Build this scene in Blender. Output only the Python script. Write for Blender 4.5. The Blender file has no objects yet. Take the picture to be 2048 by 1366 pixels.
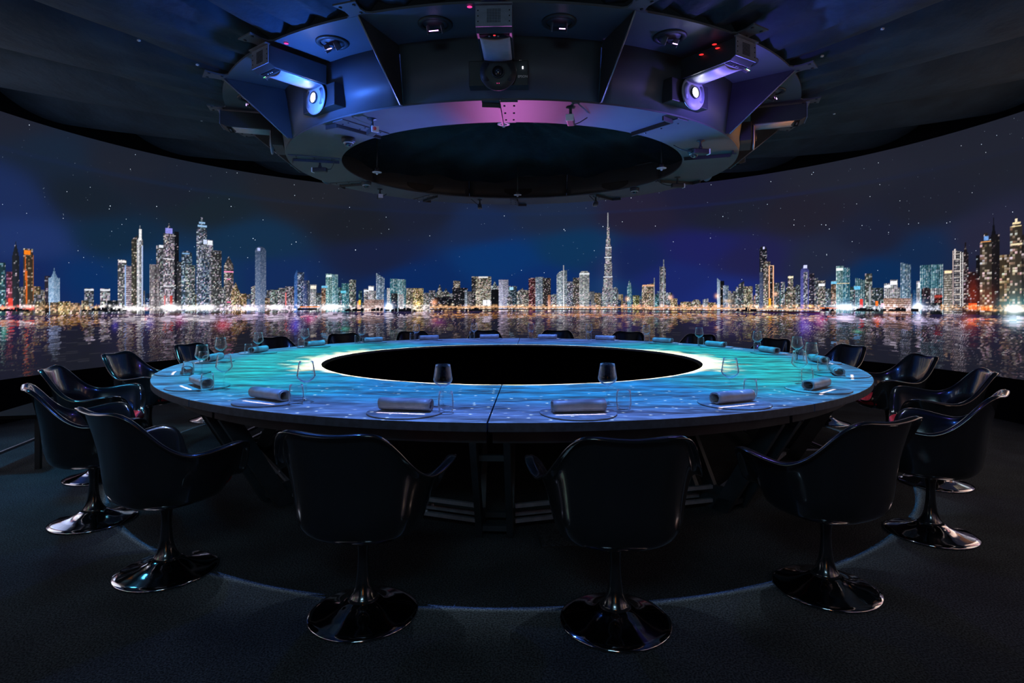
import bpy, math, random
import numpy as np
from mathutils import Vector, Matrix
S = bpy.context.scene
C = S.collection
PI = math.pi
rad = math.radians
RN = random.Random(5)
NR = np.random.RandomState(11)

# ------------------------------------------------------------------ camera, world, exposure
CAMY, CAMZ, FOC = -5.85, 1.33, 1190.0
cam = bpy.data.cameras.new('camera'); cam.sensor_width = 36.0; cam.lens = 36.0*FOC/2048
cam.shift_y = -85/2048; cam.clip_start = .05; cam.clip_end = 60
co = bpy.data.objects.new('camera', cam); co.location = (0, CAMY, CAMZ); co.rotation_euler = (PI/2, 0, 0)
C.objects.link(co); S.camera = co
w = bpy.data.worlds.new('dark_room'); S.world = w; w.use_nodes = True
w.node_tree.nodes['Background'].inputs[0].default_value = (.35, .5, .7, 1)
w.node_tree.nodes['Background'].inputs[1].default_value = .004
S.view_settings.view_transform = 'Standard'; S.view_settings.look = 'None'
S.view_settings.exposure = 0; S.view_settings.gamma = 1; S.view_settings.use_curve_mapping = False
S.cycles.use_denoising = True
S.cycles.max_bounces = 10; S.cycles.transmission_bounces = 10; S.cycles.sample_clamp_indirect = 4

# ------------------------------------------------------------------ main dimensions
A0 = -2.2                      # rotation of the whole ring layout, degrees
TZ = .745; TR, TI = 3.04, 1.785
RW = 5.45; ZB, ZT = .47, 3.325
RZ, RO, RI = 2.59, 2.08, 1.61
UZ, UR = 2.97, 2.56

def pol(r, deg, z=0.0):
    a = rad(deg); return Vector((r*math.sin(a), -r*math.cos(a), z))

# ------------------------------------------------------------------ node helpers
class NT:
    def __init__(s, tree): s.t = tree; s.n = tree.nodes; s.l = tree.links
    def new(s, k, **kw):
        n = s.n.new(k)
        for a, b in kw.items(): setattr(n, a, b)
        return n
    def put(s, sock, v):
        if hasattr(v, 'is_output'): s.l.new(v, sock)
        elif v is not None: sock.default_value = v
    def m(s, op, a, b=None, c=None):
        n = s.new('ShaderNodeMath', operation=op); s.put(n.inputs[0], a); s.put(n.inputs[1], b)
        if c is not None: s.put(n.inputs[2], c)
        return n.outputs[0]
    def sm(s, v, a, b, lo=0.0, hi=1.0):
        n = s.new('ShaderNodeMapRange', interpolation_type='SMOOTHSTEP'); s.put(n.inputs[0], v)
        s.put(n.inputs[1], a); s.put(n.inputs[2], b); n.inputs[3].default_value = lo; n.inputs[4].default_value = hi
        return n.outputs[0]
    def mix(s, f, a, b, blend='MIX'):
        n = s.new('ShaderNodeMix', data_type='RGBA', blend_type=blend); s.put(n.inputs[0], f)
        s.put(n.inputs[6], a if hasattr(a, 'is_output') else (*a, 1)); s.put(n.inputs[7], b if hasattr(b, 'is_output') else (*b, 1))
        return n.outputs[2]

def lin(*c):
    return tuple(((v/255)/12.92 if v/255 <= .04045 else ((v/255+.055)/1.055)**2.4) for v in c)

# ------------------------------------------------------------------ the table image thrown by the projector ports
TG = bpy.data.node_groups.new('table_projection', 'ShaderNodeTree')
TG.interface.new_socket('P', in_out='INPUT', socket_type='NodeSocketVector')
TG.interface.new_socket('Color', in_out='OUTPUT', socket_type='NodeSocketColor')
def build_tg():
    t = NT(TG); gi = t.new('NodeGroupInput'); go = t.new('NodeGroupOutput')
    P = gi.outputs[0]
    sx = t.new('ShaderNodeSeparateXYZ'); t.l.new(P, sx.inputs[0]); x, y = sx.outputs[0], sx.outputs[1]
    ax = t.m('ABSOLUTE', x); r = t.m('SQRT', t.m('ADD', t.m('MULTIPLY', x, x), t.m('MULTIPLY', y, y)))
    def noise(sc, scale, det=3, off=(0, 0, 0)):
        mp = t.new('ShaderNodeMapping'); t.l.new(P, mp.inputs[0]); mp.inputs[3].default_value = sc; mp.inputs[1].default_value = off
        n = t.new('ShaderNodeTexNoise'); t.l.new(mp.outputs[0], n.inputs[0]); n.inputs['Scale'].default_value = scale; n.inputs['Detail'].default_value = det
        return n.outputs[0]
    big = noise((.8, 1.3, 0), 1.3, 2)
    axn = t.m('ADD', ax, t.m('MULTIPLY', t.m('SUBTRACT', big, .5), 1.1))
    teal = t.m('MULTIPLY', t.sm(axn, .9, 2.1), t.sm(r, 2.45, 3.0, 1, .25))
    yn = t.m('ADD', y, t.m('MULTIPLY', t.m('SUBTRACT', big, .5), .9))
    pf = t.sm(t.m('MULTIPLY', yn, -1), 2.1, 2.9); pb = t.sm(yn, 1.5, 2.5)
    pur = t.m('MULTIPLY', t.m('MINIMUM', t.m('ADD', pf, pb), 1.0), t.sm(ax, 1.2, 2.6, 1, .35))
    col = t.mix(teal, (.004, .17, .50), (.004, .40, .44))
    col = t.mix(t.m('MULTIPLY', pur, .8), col, (.05, .075, .36))
    rim = t.sm(r, 2.6, 3.0)
    col = t.mix(t.m('MULTIPLY', rim, .35), col, (.06, .16, .45))
    st = noise((1.2, 5, 0), 1.6, 3, (3, 1, 0))
    st2 = noise((4, 16, 0), 1.8, 3, (7, 2, 0))
    k = t.m('ADD', t.sm(st, .32, .68, .35, 1.15), t.sm(st2, .38, .7, -.22, .4))
    col = t.mix(1.0, col, k, 'MULTIPLY')
    # pale wisps
    col = t.mix(t.m('MULTIPLY', t.sm(st2, .62, .8), .3), col, (.3, .65, .7))
    # white glow along the inner edge, wide at left and right
    wd = t.m('ADD', .035, t.m('MULTIPLY', t.m('POWER', t.sm(ax, 1.25, 1.8), 2.4), .20))
    wd = t.m('MULTIPLY', wd, t.sm(noise((1, 1, 0), 6, 3, (1, 9, 0)), .3, .7, .6, 1.5))
    g = t.m('DIVIDE', t.m('SUBTRACT', r, TI), wd)
    g = t.sm(g, .1, 1.3, 1, 0)
    ws = t.m('ADD', t.sm(y, 1.3, -.2, .5, 1), 0)
    gl = t.mix(t.m('MULTIPLY', g, ws), (0, 0, 0), (1.3, 1.15, .62))
    col = t.mix(1.0, col, gl, 'ADD')
    th = t.m('ARCTAN2', x, t.m('MULTIPLY', y, -1))
    fr = t.m('SUBTRACT', t.m('MODULO', t.m('ADD', t.m('DIVIDE', t.m('SUBTRACT', th, rad(A0)), rad(18)), 20.0), 1.0), .5)
    tt = t.m('MULTIPLY', t.m('ABSOLUTE', fr), t.m('MULTIPLY', r, rad(18)))
    rb = t.m('ADD', r, t.m('MULTIPLY', t.m('SUBTRACT', st2, .5), .012))
    sp = t.m('MULTIPLY', t.sm(tt, .135, .12, 0, 1), t.m('MULTIPLY', t.sm(rb, 2.895, 2.90), t.sm(rb, 2.912, 2.918, 1, 0)))
    sl = t.mix(t.m('MULTIPLY', sp, .9), (0, 0, 0), (1.1, .85, .9)); col = t.mix(1.0, col, sl, 'ADD')
    # sparkles in the front half
    mp = t.new('ShaderNodeMapping'); t.l.new(P, mp.inputs[0]); mp.inputs[3].default_value = (1, 1.25, 0)
    v = t.new('ShaderNodeTexVoronoi', voronoi_dimensions='2D'); t.l.new(mp.outputs[0], v.inputs[0]); v.inputs['Scale'].default_value = 10
    dots = t.sm(v.outputs['Distance'], .03, .13, 1, 0)
    vs = t.new('ShaderNodeSeparateColor'); t.l.new(v.outputs['Color'], vs.inputs[0])
    dots = t.m('MULTIPLY', dots, t.sm(vs.outputs[0], .5, .95))
    dots = t.m('MULTIPLY', dots, t.m('MULTIPLY', t.sm(t.m('MULTIPLY', y, -1), 1.5, 2.0), t.sm(ax, 1.5, 2.2, 1, .12)))
    dt = t.mix(dots, (0, 0, 0), (.55, .7, .8))
    col = t.mix(1.0, col, dt, 'ADD')
    msk = t.m('MULTIPLY', t.sm(r, TI-.03, TI-.015), t.sm(r, TR+.01, TR+.28, 1, 0))
    msk = t.m('MULTIPLY', msk, t.sm(r, TR, TR+.03, 1, .16))
    col = t.mix(t.sm(r, TR, TR+.02), col, (.30, .36, .42)); col = t.mix(1.0, col, msk, 'MULTIPLY')
    t.l.new(col, go.inputs[0])
build_tg()

def port_light(i, deg):
    L = bpy.data.lights.new('projector_beam', 'SPOT'); L.energy = 1020; L.spot_size = rad(74); L.spot_blend = .1; L.shadow_soft_size = .002
    L.use_nodes = True; t = NT(L.node_tree)
    em = [n for n in t.n if n.type == 'EMISSION'][0]
    o = bpy.data.objects.new('projector_beam', L); p = pol(2.35, deg, 2.885); o.location = p; C.objects.link(o)
    g = t.new('ShaderNodeNewGeometry'); s = t.new('ShaderNodeSeparateXYZ'); t.l.new(g.outputs['Incoming'], s.inputs[0])
    q = t.m('DIVIDE', TZ-p.z, s.outputs[2])
    X = t.m('ADD', t.m('MULTIPLY', s.outputs[0], q), p.x); Y = t.m('ADD', t.m('MULTIPLY', s.outputs[1], q), p.y)
    a = rad(deg); ux, uy = math.sin(a), -math.cos(a); tx, ty = math.cos(a), math.sin(a)
    u = t.m('ADD', t.m('MULTIPLY', X, ux), t.m('MULTIPLY', Y, uy)); v = t.m('ADD', t.m('MULTIPLY', X, tx), t.m('MULTIPLY', Y, ty))
    ang = t.m('ABSOLUTE', t.m('ARCTAN2', v, u))
    hat = t.m('MAXIMUM', t.m('SUBTRACT', 1.0, t.m('DIVIDE', ang, rad(18))), 0.0)
    cb = t.new('ShaderNodeCombineXYZ'); t.l.new(X, cb.inputs[0]); t.l.new(Y, cb.inputs[1])
    gr = t.new('ShaderNodeGroup'); gr.node_tree = TG; t.l.new(cb.outputs[0], gr.inputs[0])
    # evens out distance and angle so the picture keeps its own brightness
    iz = t.m('ABSOLUTE', s.outputs[2])
    t.l.new(gr.outputs[0], em.inputs[0]); t.l.new(t.m('DIVIDE', hat, t.m('POWER', iz, 3.0)), em.inputs[1])
for i in range(20): port_light(i, A0+9+18*i)

def spot(name, loc, to, col, e, size=60, blend=.6, soft=.03):
    L = bpy.data.lights.new(name, 'SPOT'); L.energy = e; L.color = col; L.spot_size = rad(size); L.spot_blend = blend; L.shadow_soft_size = soft
    o = bpy.data.objects.new(name, L); o.location = loc
    o.rotation_euler = (Vector(to)-Vector(loc)).to_track_quat('-Z', 'Y').to_euler(); C.objects.link(o); return o
def point(name, loc, col, e, soft=.03):
    L = bpy.data.lights.new(name, 'POINT'); L.energy = e; L.color = col; L.shadow_soft_size = soft
    o = bpy.data.objects.new(name, L); o.location = loc; C.objects.link(o); return o
# added washes without fixtures, from over the table well to the ring's far side
spot('added_ring_wash', (-.05, 1.3, .79), (.08, -1.85, 2.6), (1, .24, .95), 215, 22, 1)
spot('added_ring_wash', (.6, 1.1, .79), (-.95, -1.65, 2.6), (.16, .24, 1), 1600, 22, 1)
spot('added_ring_wash', (-.7, 1.1, .79), (1.0, -1.6, 2.6), (.12, .24, 1), 2000, 22, 1)
spot('added_ring_wash', (-1.2, .6, .79), (1.6, -1.0, 2.6), (.04, .30, .6), 420, 22, 1)
# added lights: soft entrance fill, teal wash on the left aisle, orange from right
def area(name, loc, to, sx, sy, col, e):
    L = bpy.data.lights.new(name, 'AREA'); L.shape = 'RECTANGLE'; L.size = sx; L.size_y = sy; L.energy = e; L.color = col
    o = bpy.data.objects.new(name, L); o.location = loc; o.rotation_euler = (Vector(to)-Vector(loc)).to_track_quat('-Z', 'Y').to_euler(); C.objects.link(o)
area('entrance_fill', (-.5, -7.0, 3.0), (0, -3.6, .2), 1.2, .5, (.45, .78, 1), 22)
spot('aisle_wash', (-4.3, -.9, 3.2), (-4.1, -1.6, 0), (.06, .45, .85), 260, 80, 1, .2)
spot('aisle_wash', (-3.2, .4, 2.9), (-2.6, .2, 0), (.15, .6, .8), 50, 80, 1, .2)
spot('orange_wash', (5.0, -1.3, 1.7), (1.85, -1.0, 2.74), (1, .33, .03), 520, 11, .7, .05)

# ------------------------------------------------------------------ mesh collector
class M:
    def __init__(s): s.v = []; s.f = []; s.sm = []
    def add(s, vs, fs, smooth=False):
        k = len(s.v); s.v += [tuple(p) for p in vs]; s.f += [tuple(k+i for i in f) for f in fs]; s.sm += [smooth]*len(fs); return s
    def box(s, c, d, rot=None):
        vs = []
        for z in (-1, 1):
            for y in (-1, 1):
                for x in (-1, 1):
                    p = Vector((x*d[0]/2, y*d[1]/2, z*d[2]/2))
                    if rot is not None: p = rot @ p
                    vs.append(p+Vector(c))
        return s.add(vs, [(0, 2, 3, 1), (4, 5, 7, 6), (0, 1, 5, 4), (2, 6, 7, 3), (0, 4, 6, 2), (1, 3, 7, 5)])
    def lathe(s, pr, n=32, c=(0, 0, 0), rot=None, smooth=True, close=False):
        vs = []
        for r, z in pr:
            for i in range(n):
                a = 2*PI*i/n; p = Vector((r*math.cos(a), r*math.sin(a), z))
                if rot is not None: p = rot @ p
                vs.append(p+Vector(c))
        fs = []; m = len(pr)
        for j in range(m if close else m-1):
            j2 = (j+1) % m
            for i in range(n):
                fs.append((j*n+i, j*n+(i+1) % n, j2*n+(i+1) % n, j2*n+i))
        if not close:
            if pr[0][0] > 1e-5: fs.append(tuple(reversed(range(n))))
            if pr[-1][0] > 1e-5: fs.append(tuple(range((m-1)*n, m*n)))
        return s.add(vs, fs, smooth)
    def tube(s, pts, r, n=8):
        pts = [Vector(p) for p in pts]; vs = []; m = len(pts)
        for k, p in enumerate(pts):
            d = (pts[min(k+1, m-1)]-pts[max(k-1, 0)]).normalized()
            u = d.cross(Vector((0, 0, 1)) if abs(d.z) < .95 else Vector((1, 0, 0))).normalized(); v = d.cross(u)
            for i in range(n):
                a = 2*PI*i/n; vs.append(p+r*(math.cos(a)*u+math.sin(a)*v))
        fs = [(k*n+i, k*n+(i+1) % n, (k+1)*n+(i+1) % n, (k+1)*n+i) for k in range(m-1) for i in range(n)]
        fs += [tuple(reversed(range(n))), tuple(range((m-1)*n, m*n))]
        return s.add(vs, fs, True)
    def prism(s, poly, d):          # planar polygon (list of 3-D points) pushed along vector d
        n = len(poly); a = [Vector(p) for p in poly]; d = Vector(d)
        vs = a+[p+d for p in a]
        return s.add(vs, [tuple(reversed(range(n))), tuple(range(n, 2*n))]+[(i, (i+1) % n, n+(i+1) % n, n+i) for i in range(n)])
    def arc(s, r0, r1, z0, z1, a0, a1, n=12, z1b=None):   # solid piece of ring between radii, heights, angles
        vs = []
        for i in range(n+1):
            a = a0+(a1-a0)*i/n
            for (r, z) in ((r0, z0), (r1, z0), (r1, z1), (r0, z1)): vs.append(pol(r, a, z))
        fs = [(0, 1, 2, 3), tuple(n*4+k for k in (3, 2, 1, 0))]
        for i in range(n):
            for k in range(4):
                fs.append((i*4+k, (i+1)*4+k, (i+1)*4+(k+1) % 4, i*4+(k+1) % 4))
        return s.add(vs, fs)
    def build(s, name, mat, parent=None, bevel=0.0, **props):
        me = bpy.data.meshes.new(name); me.from_pydata(s.v, [], s.f); me.materials.append(mat)
        me.polygons.foreach_set('use_smooth', s.sm)
        import bmesh
        bm = bmesh.new(); bm.from_mesh(me); bmesh.ops.recalc_face_normals(bm, faces=bm.faces)
        if bevel > 0:
            bmesh.ops.bevel(bm, geom=[e for e in bm.edges if e.calc_face_angle(0) > .5], offset=bevel, segments=2, affect='EDGES', profile=.6, clamp_overlap=True)
        bm.to_mesh(me); bm.free()
        o = bpy.data.objects.new(name, me); C.objects.link(o)
        if parent is not None: o.parent = parent
        for k, v in props.items(): o[k] = v
        return o
def empty(name, loc=(0, 0, 0), rz=0.0, parent=None, **props):
    o = bpy.data.objects.new(name, None); o.location = loc; o.rotation_euler = (0, 0, rz); C.objects.link(o); o.empty_display_size = .1
    if parent is not None: o.parent = parent
    for k, v in props.items(): o[k] = v
    return o
def copy_tree(o, parent=None):
    c = o.copy(); C.objects.link(c)
    if parent is not None: c.parent = parent; c.matrix_parent_inverse = o.matrix_parent_inverse
    for ch in list(o.children): copy_tree(ch, c)
    return c

# ------------------------------------------------------------------ materials
def mat(name, col, rough=.5, metal=0.0, spec=.5, emit=None, es=1.0, trans=0.0, ior=1.45, coat=0.0, n1=None, bump=None, var=.25):
    m = bpy.data.materials.new(name); m.use_nodes = True; t = NT(m.node_tree)
    b = t.n['Principled BSDF']; b.inputs['Base Color'].default_value = (*col, 1); b.inputs['Roughness'].default_value = rough
    b.inputs['Metallic'].default_value = metal; b.inputs['Specular IOR Level'].default_value = spec; b.inputs['IOR'].default_value = ior
    b.inputs['Transmission Weight'].default_value = trans; b.inputs['Coat Weight'].default_value = coat; b.inputs['Coat Roughness'].default_value = .05
    tc = t.new('ShaderNodeTexCoord')
    if n1:
        n = t.new('ShaderNodeTexNoise'); t.l.new(tc.outputs['Object'], n.inputs[0]); n.inputs['Scale'].default_value = n1; n.inputs['Detail'].default_value = 4
        k = t.sm(n.outputs[0], .3, .7, 1-var, 1+var)
        t.l.new(t.mix(1.0, col, k, 'MULTIPLY'), b.inputs['Base Color'])
    if bump:
        n = t.new('ShaderNodeTexNoise'); t.l.new(tc.outputs['Object'], n.inputs[0]); n.inputs['Scale'].default_value = bump[0]; n.inputs['Detail'].default_value = 3
        bp = t.new('ShaderNodeBump'); bp.inputs['Strength'].default_value = bump[1]; bp.inputs['Distance'].default_value = bump[2]
        t.l.new(n.outputs[0], bp.inputs['Height']); t.l.new(bp.outputs[0], b.inputs['Normal'])
    if emit: b.inputs['Emission Color'].default_value = (*emit, 1); b.inputs['Emission Strength'].default_value = es
    return m
MT = {
 'shell': mat('black_lacquer', (.010, .013, .017), .20, spec=1.0, coat=1.0, n1=3, var=.1),
 'base': mat('polished_dark_metal', (.55, .56, .60), .08, metal=1.0, n1=5, var=.06),
 'red': mat('red_wool', (.42, .012, .03), .9, n1=60, bump=(400, .5, .001)),
 'top': mat('pale_table_cloth', (.25, .25, .25), .55, spec=.22, n1=9, bump=(60, .15, .002), var=.1),
 'leg': mat('dark_stained_wood', (.022, .032, .042), .55, n1=8, bump=(40, .2, .001)),
 'rail': mat('grey_steel', (.42, .46, .54), .35, metal=.7, n1=20, var=.15),
 'velvet': mat('black_velvet', (.0008, .0008, .001), 1.0, spec=0, n1=20),
 'mat': mat('slate_grey_leather', (.20, .205, .22), .6, n1=14, bump=(90, .2, .001), var=.12),
 'napkin': mat('grey_leatherette', (.30, .31, .34), .42, n1=20, bump=(120, .2, .001), var=.12),
 'glass': mat('clear_glass', (1, 1, 1), 0.0, trans=1.0, ior=1.45, n1=3, var=0),
 'rig': mat('dark_painted_plate', (.07, .074, .085), .5, spec=.4, n1=3, bump=(80, .08, .001), var=.1),
 'drum': mat('dark_drum_metal', (.07, .08, .095), .45, spec=.4, n1=3, bump=(80, .08, .001), var=.1),
 'tedge': mat('dark_blue_grey_edge', (.035, .048, .075), .5, n1=30, bump=(60, .2, .001)),
 'rigd': mat('matt_black_metal', (.018, .02, .023), .5, n1=5),
 'bracket': mat('bracket_steel', (.2, .2, .23), .4, metal=.5, n1=9),
 'cloth': mat('black_drape', (.020, .036, .054), .8, spec=.25, n1=3, bump=(14, .5, .02), var=.25),
 'black': mat('flat_black', (.004, .004, .005), .8, spec=.1, n1=5),
 'hood': mat('white_hood', (.32, .32, .36), .45, n1=30, var=.06),
 'vent': mat('blue_grey_vent', (.16, .18, .24), .5, metal=.3, n1=30, var=.1),
 'white': mat('white_plastic', (.7, .7, .72), .35, n1=20, var=.05),
 'lens': mat('lit_lens', (.8, .85, 1), .2, emit=(.9, .93, 1), es=32, n1=3),
 'led': mat('white_led', (.8, .85, 1), .2, emit=(.8, .85, 1), es=8, n1=3),
 'pink': mat('magenta_led', (.3, .02, .1), .3, emit=(1, .06, .35), es=1.0, n1=3),
 'redled': mat('red_led', (.3, .02, .02), .3, emit=(1, .03, .03), es=1.2, n1=3),
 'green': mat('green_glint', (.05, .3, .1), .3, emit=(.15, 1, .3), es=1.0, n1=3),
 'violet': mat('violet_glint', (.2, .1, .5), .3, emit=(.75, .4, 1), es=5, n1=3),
 'dullens': mat('dull_lens', (.02, .02, .03), .05, spec=.8, coat=1, n1=3),
 'mirror': mat('port_mirror', (.75, .78, .8), .06, metal=1, n1=3, var=.02),
 'orange': mat('red_sticker', (.7, .08, .06), .5, n1=20),
 'cyan': mat('pale_cyan_plastic', (.25, .55, .6), .4, n1=20),
 'dome': mat('dome_cover', (.03, .03, .035), .08, coat=1, n1=3),
 'text': mat('grey_lettering', (.35, .36, .4), .5, emit=(.3, .3, .34), es=.12, n1=3),
 'num': mat('white_label', (.8, .8, .8), .5, emit=(.6, .6, .62), es=.5, n1=3),
}
def carpet():
    m = bpy.data.materials.new('dark_carpet'); m.use_nodes = True; t = NT(m.node_tree); b = t.n['Principled BSDF']
    tc = t.new('ShaderNodeTexCoord')
    n = t.new('ShaderNodeTexNoise'); t.l.new(tc.outputs['Object'], n.inputs[0]); n.inputs['Scale'].default_value = 130; n.inputs['Detail'].default_value = 3
    n2 = t.new('ShaderNodeTexNoise'); t.l.new(tc.outputs['Object'], n2.inputs[0]); n2.inputs['Scale'].default_value = 2.5; n2.inputs['Detail'].default_value = 5
    c = t.mix(t.sm(n.outputs[0], .35, .65), (.010, .013, .016), (.055, .068, .078))
    c = t.mix(1.0, c, t.sm(n2.outputs[0], .3, .7, .75, 1.25), 'MULTIPLY')
    t.l.new(c, b.inputs['Base Color']); b.inputs['Roughness'].default_value = .95; b.inputs['Specular IOR Level'].default_value = .2
    bp = t.new('ShaderNodeBump'); bp.inputs['Strength'].default_value = .9; bp.inputs['Distance'].default_value = .006
    t.l.new(n.outputs[0], bp.inputs['Height']); t.l.new(bp.outputs[0], b.inputs['Normal'])
    return m
MT['carpet'] = carpet()
def thin_glass():
    m = bpy.data.materials.new('clear_thin_glass'); m.use_nodes = True; t = NT(m.node_tree); t.n.remove(t.n['Principled BSDF'])
    out = t.n['Material Output']; tr = t.new('ShaderNodeBsdfTransparent'); gl = t.new('ShaderNodeBsdfGlossy'); gl.inputs['Roughness'].default_value = .02
    tr.inputs[0].default_value = (.97, .985, .985, 1)
    lw = t.new('ShaderNodeLayerWeight'); lw.inputs[0].default_value = .12
    n = t.new('ShaderNodeTexNoise'); n.inputs['Scale'].default_value = 40
    f = t.m('ADD', t.m('MULTIPLY', lw.outputs['Fresnel'], .9), t.m('MULTIPLY', n.outputs[0], .02))
    g1 = t.new('ShaderNodeBsdfTranslucent'); g1.inputs[0].default_value = (.95, 1, 1, 1); g2 = t.new('ShaderNodeBsdfDiffuse'); g2.inputs[0].default_value = (.95, 1, 1, 1); gd = t.new('ShaderNodeMixShader'); t.l.new(g1.outputs[0], gd.inputs[1]); t.l.new(g2.outputs[0], gd.inputs[2])
    ml = t.new('ShaderNodeMixShader'); edge = t.m('POWER', lw.outputs['Facing'], 1.5)  # edges whitened to stand in for bright refracted rims
    mx = t.new('ShaderNodeMixShader'); t.l.new(f, mx.inputs[0]); t.l.new(tr.outputs[0], mx.inputs[1]); t.l.new(gl.outputs[0], mx.inputs[2])
    t.l.new(t.m('MINIMUM', t.m('MULTIPLY', edge, 1.0), .9), ml.inputs[0]); t.l.new(mx.outputs[0], ml.inputs[1]); t.l.new(gd.outputs[0], ml.inputs[2]); t.l.new(ml.outputs[0], out.inputs[0])
    return m
MT['glass'] = thin_glass()
# ------------------------------------------------------------------ the curved projection screen and the picture on it
DA, DZ = rad(.098), .0095
AMAX = rad(160)
NA = int(2*AMAX/DA)+1
NZ = int((2.95-ZB)/DZ)+1
def ray(px):
    tx = (px-1024)/FOC; a = 1+tx*tx; return tx, (-CAMY+math.sqrt(CAMY*CAMY-a*(CAMY*CAMY-RW*RW)))/a
def Az(px):
    tx, t = ray(px); return math.atan2(tx*t, t+CAMY)
def Zt(px, py):
    return CAMZ+(598-py)*ray(px)[1]/FOC
def ci(px): return int(round((Az(px)+AMAX)/DA))
def ri(z): return int(round((z-ZB)/DZ))
AZ = -AMAX+np.arange(NA)*DA
ZZ = ZB+np.arange(NZ)*DZ
ZW = 1.102+.062*np.clip(np.abs(AZ)/rad(86), 0, 1)**2      # waterline height
def L3(c): return np.array(lin(*c), float)
# night sky colours: (x, y in the frame, colour) spread over the wall
SK = [(20,240,28,30,42),(100,300,20,33,52),(20,400,24,42,88),(150,400,18,28,40),(250,330,26,30,42),(50,480,28,50,105),(150,560,0,45,100),(80,560,15,35,90),
(220,480,10,38,62),(350,380,22,28,42),(420,420,20,32,42),(500,480,12,45,75),(600,400,28,30,38),(550,560,10,40,90),(700,450,22,26,36),(750,520,18,28,60),
(820,560,0,38,95),(850,430,22,28,48),(950,450,20,38,75),(1000,520,0,50,110),(1080,570,2,42,104),(1100,430,25,38,65),(1150,500,5,50,90),(1280,430,32,28,50),
(1260,520,15,32,84),(1350,560,20,35,104),(1400,500,25,28,92),(1450,430,25,28,45),(1450,590,22,40,116),(1500,520,28,28,75),(1600,430,30,28,42),(1650,520,30,36,60),
(1750,480,24,28,50),(1750,550,0,42,88),(1850,500,10,38,75),(1850,420,26,28,42),(1950,480,35,35,58),(2030,300,28,30,42),(1700,350,30,32,45),(1400,400,24,24,50),
(2030,560,30,30,50),(0,600,30,40,80),(400,560,10,50,90),(300,540,8,50,92),(1200,600,12,50,100),(600,600,14,40,80),(1024,380,24,28,44),(1900,250,28,30,42)]
KA = np.array([Az(s[0]) for s in SK]); KZ = np.array([Zt(s[0], s[1]) for s in SK]); KC = np.array([L3(s[2:]) for s in SK])
def sky(az, z):
    az = np.clip(az, -rad(92), rad(92))
    d = ((az[..., None]-KA)*5.45)**2*.35+(z[..., None]-KZ)**2*1.6+.05
    wt = d**-3; return (wt @ KC)/wt.sum(-1, keepdims=True)
IMG = sky(*np.broadcast_arrays(AZ[None, ::6], ZZ[::4, None]))
IMG = np.repeat(np.repeat(IMG, 4, 0), 6, 1)[:NZ, :NA]
if IMG.shape[1] < NA: IMG = np.concatenate([IMG, np.repeat(IMG[:, -1:], NA-IMG.shape[1], 1)], 1)
for ax_ in (0, 1):
    for _ in range(3): IMG = (IMG+np.roll(IMG, 2, ax_)+np.roll(IMG, -2, ax_))/3
IMG[:3] = IMG[3]; IMG[-3:] = IMG[-4]

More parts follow.
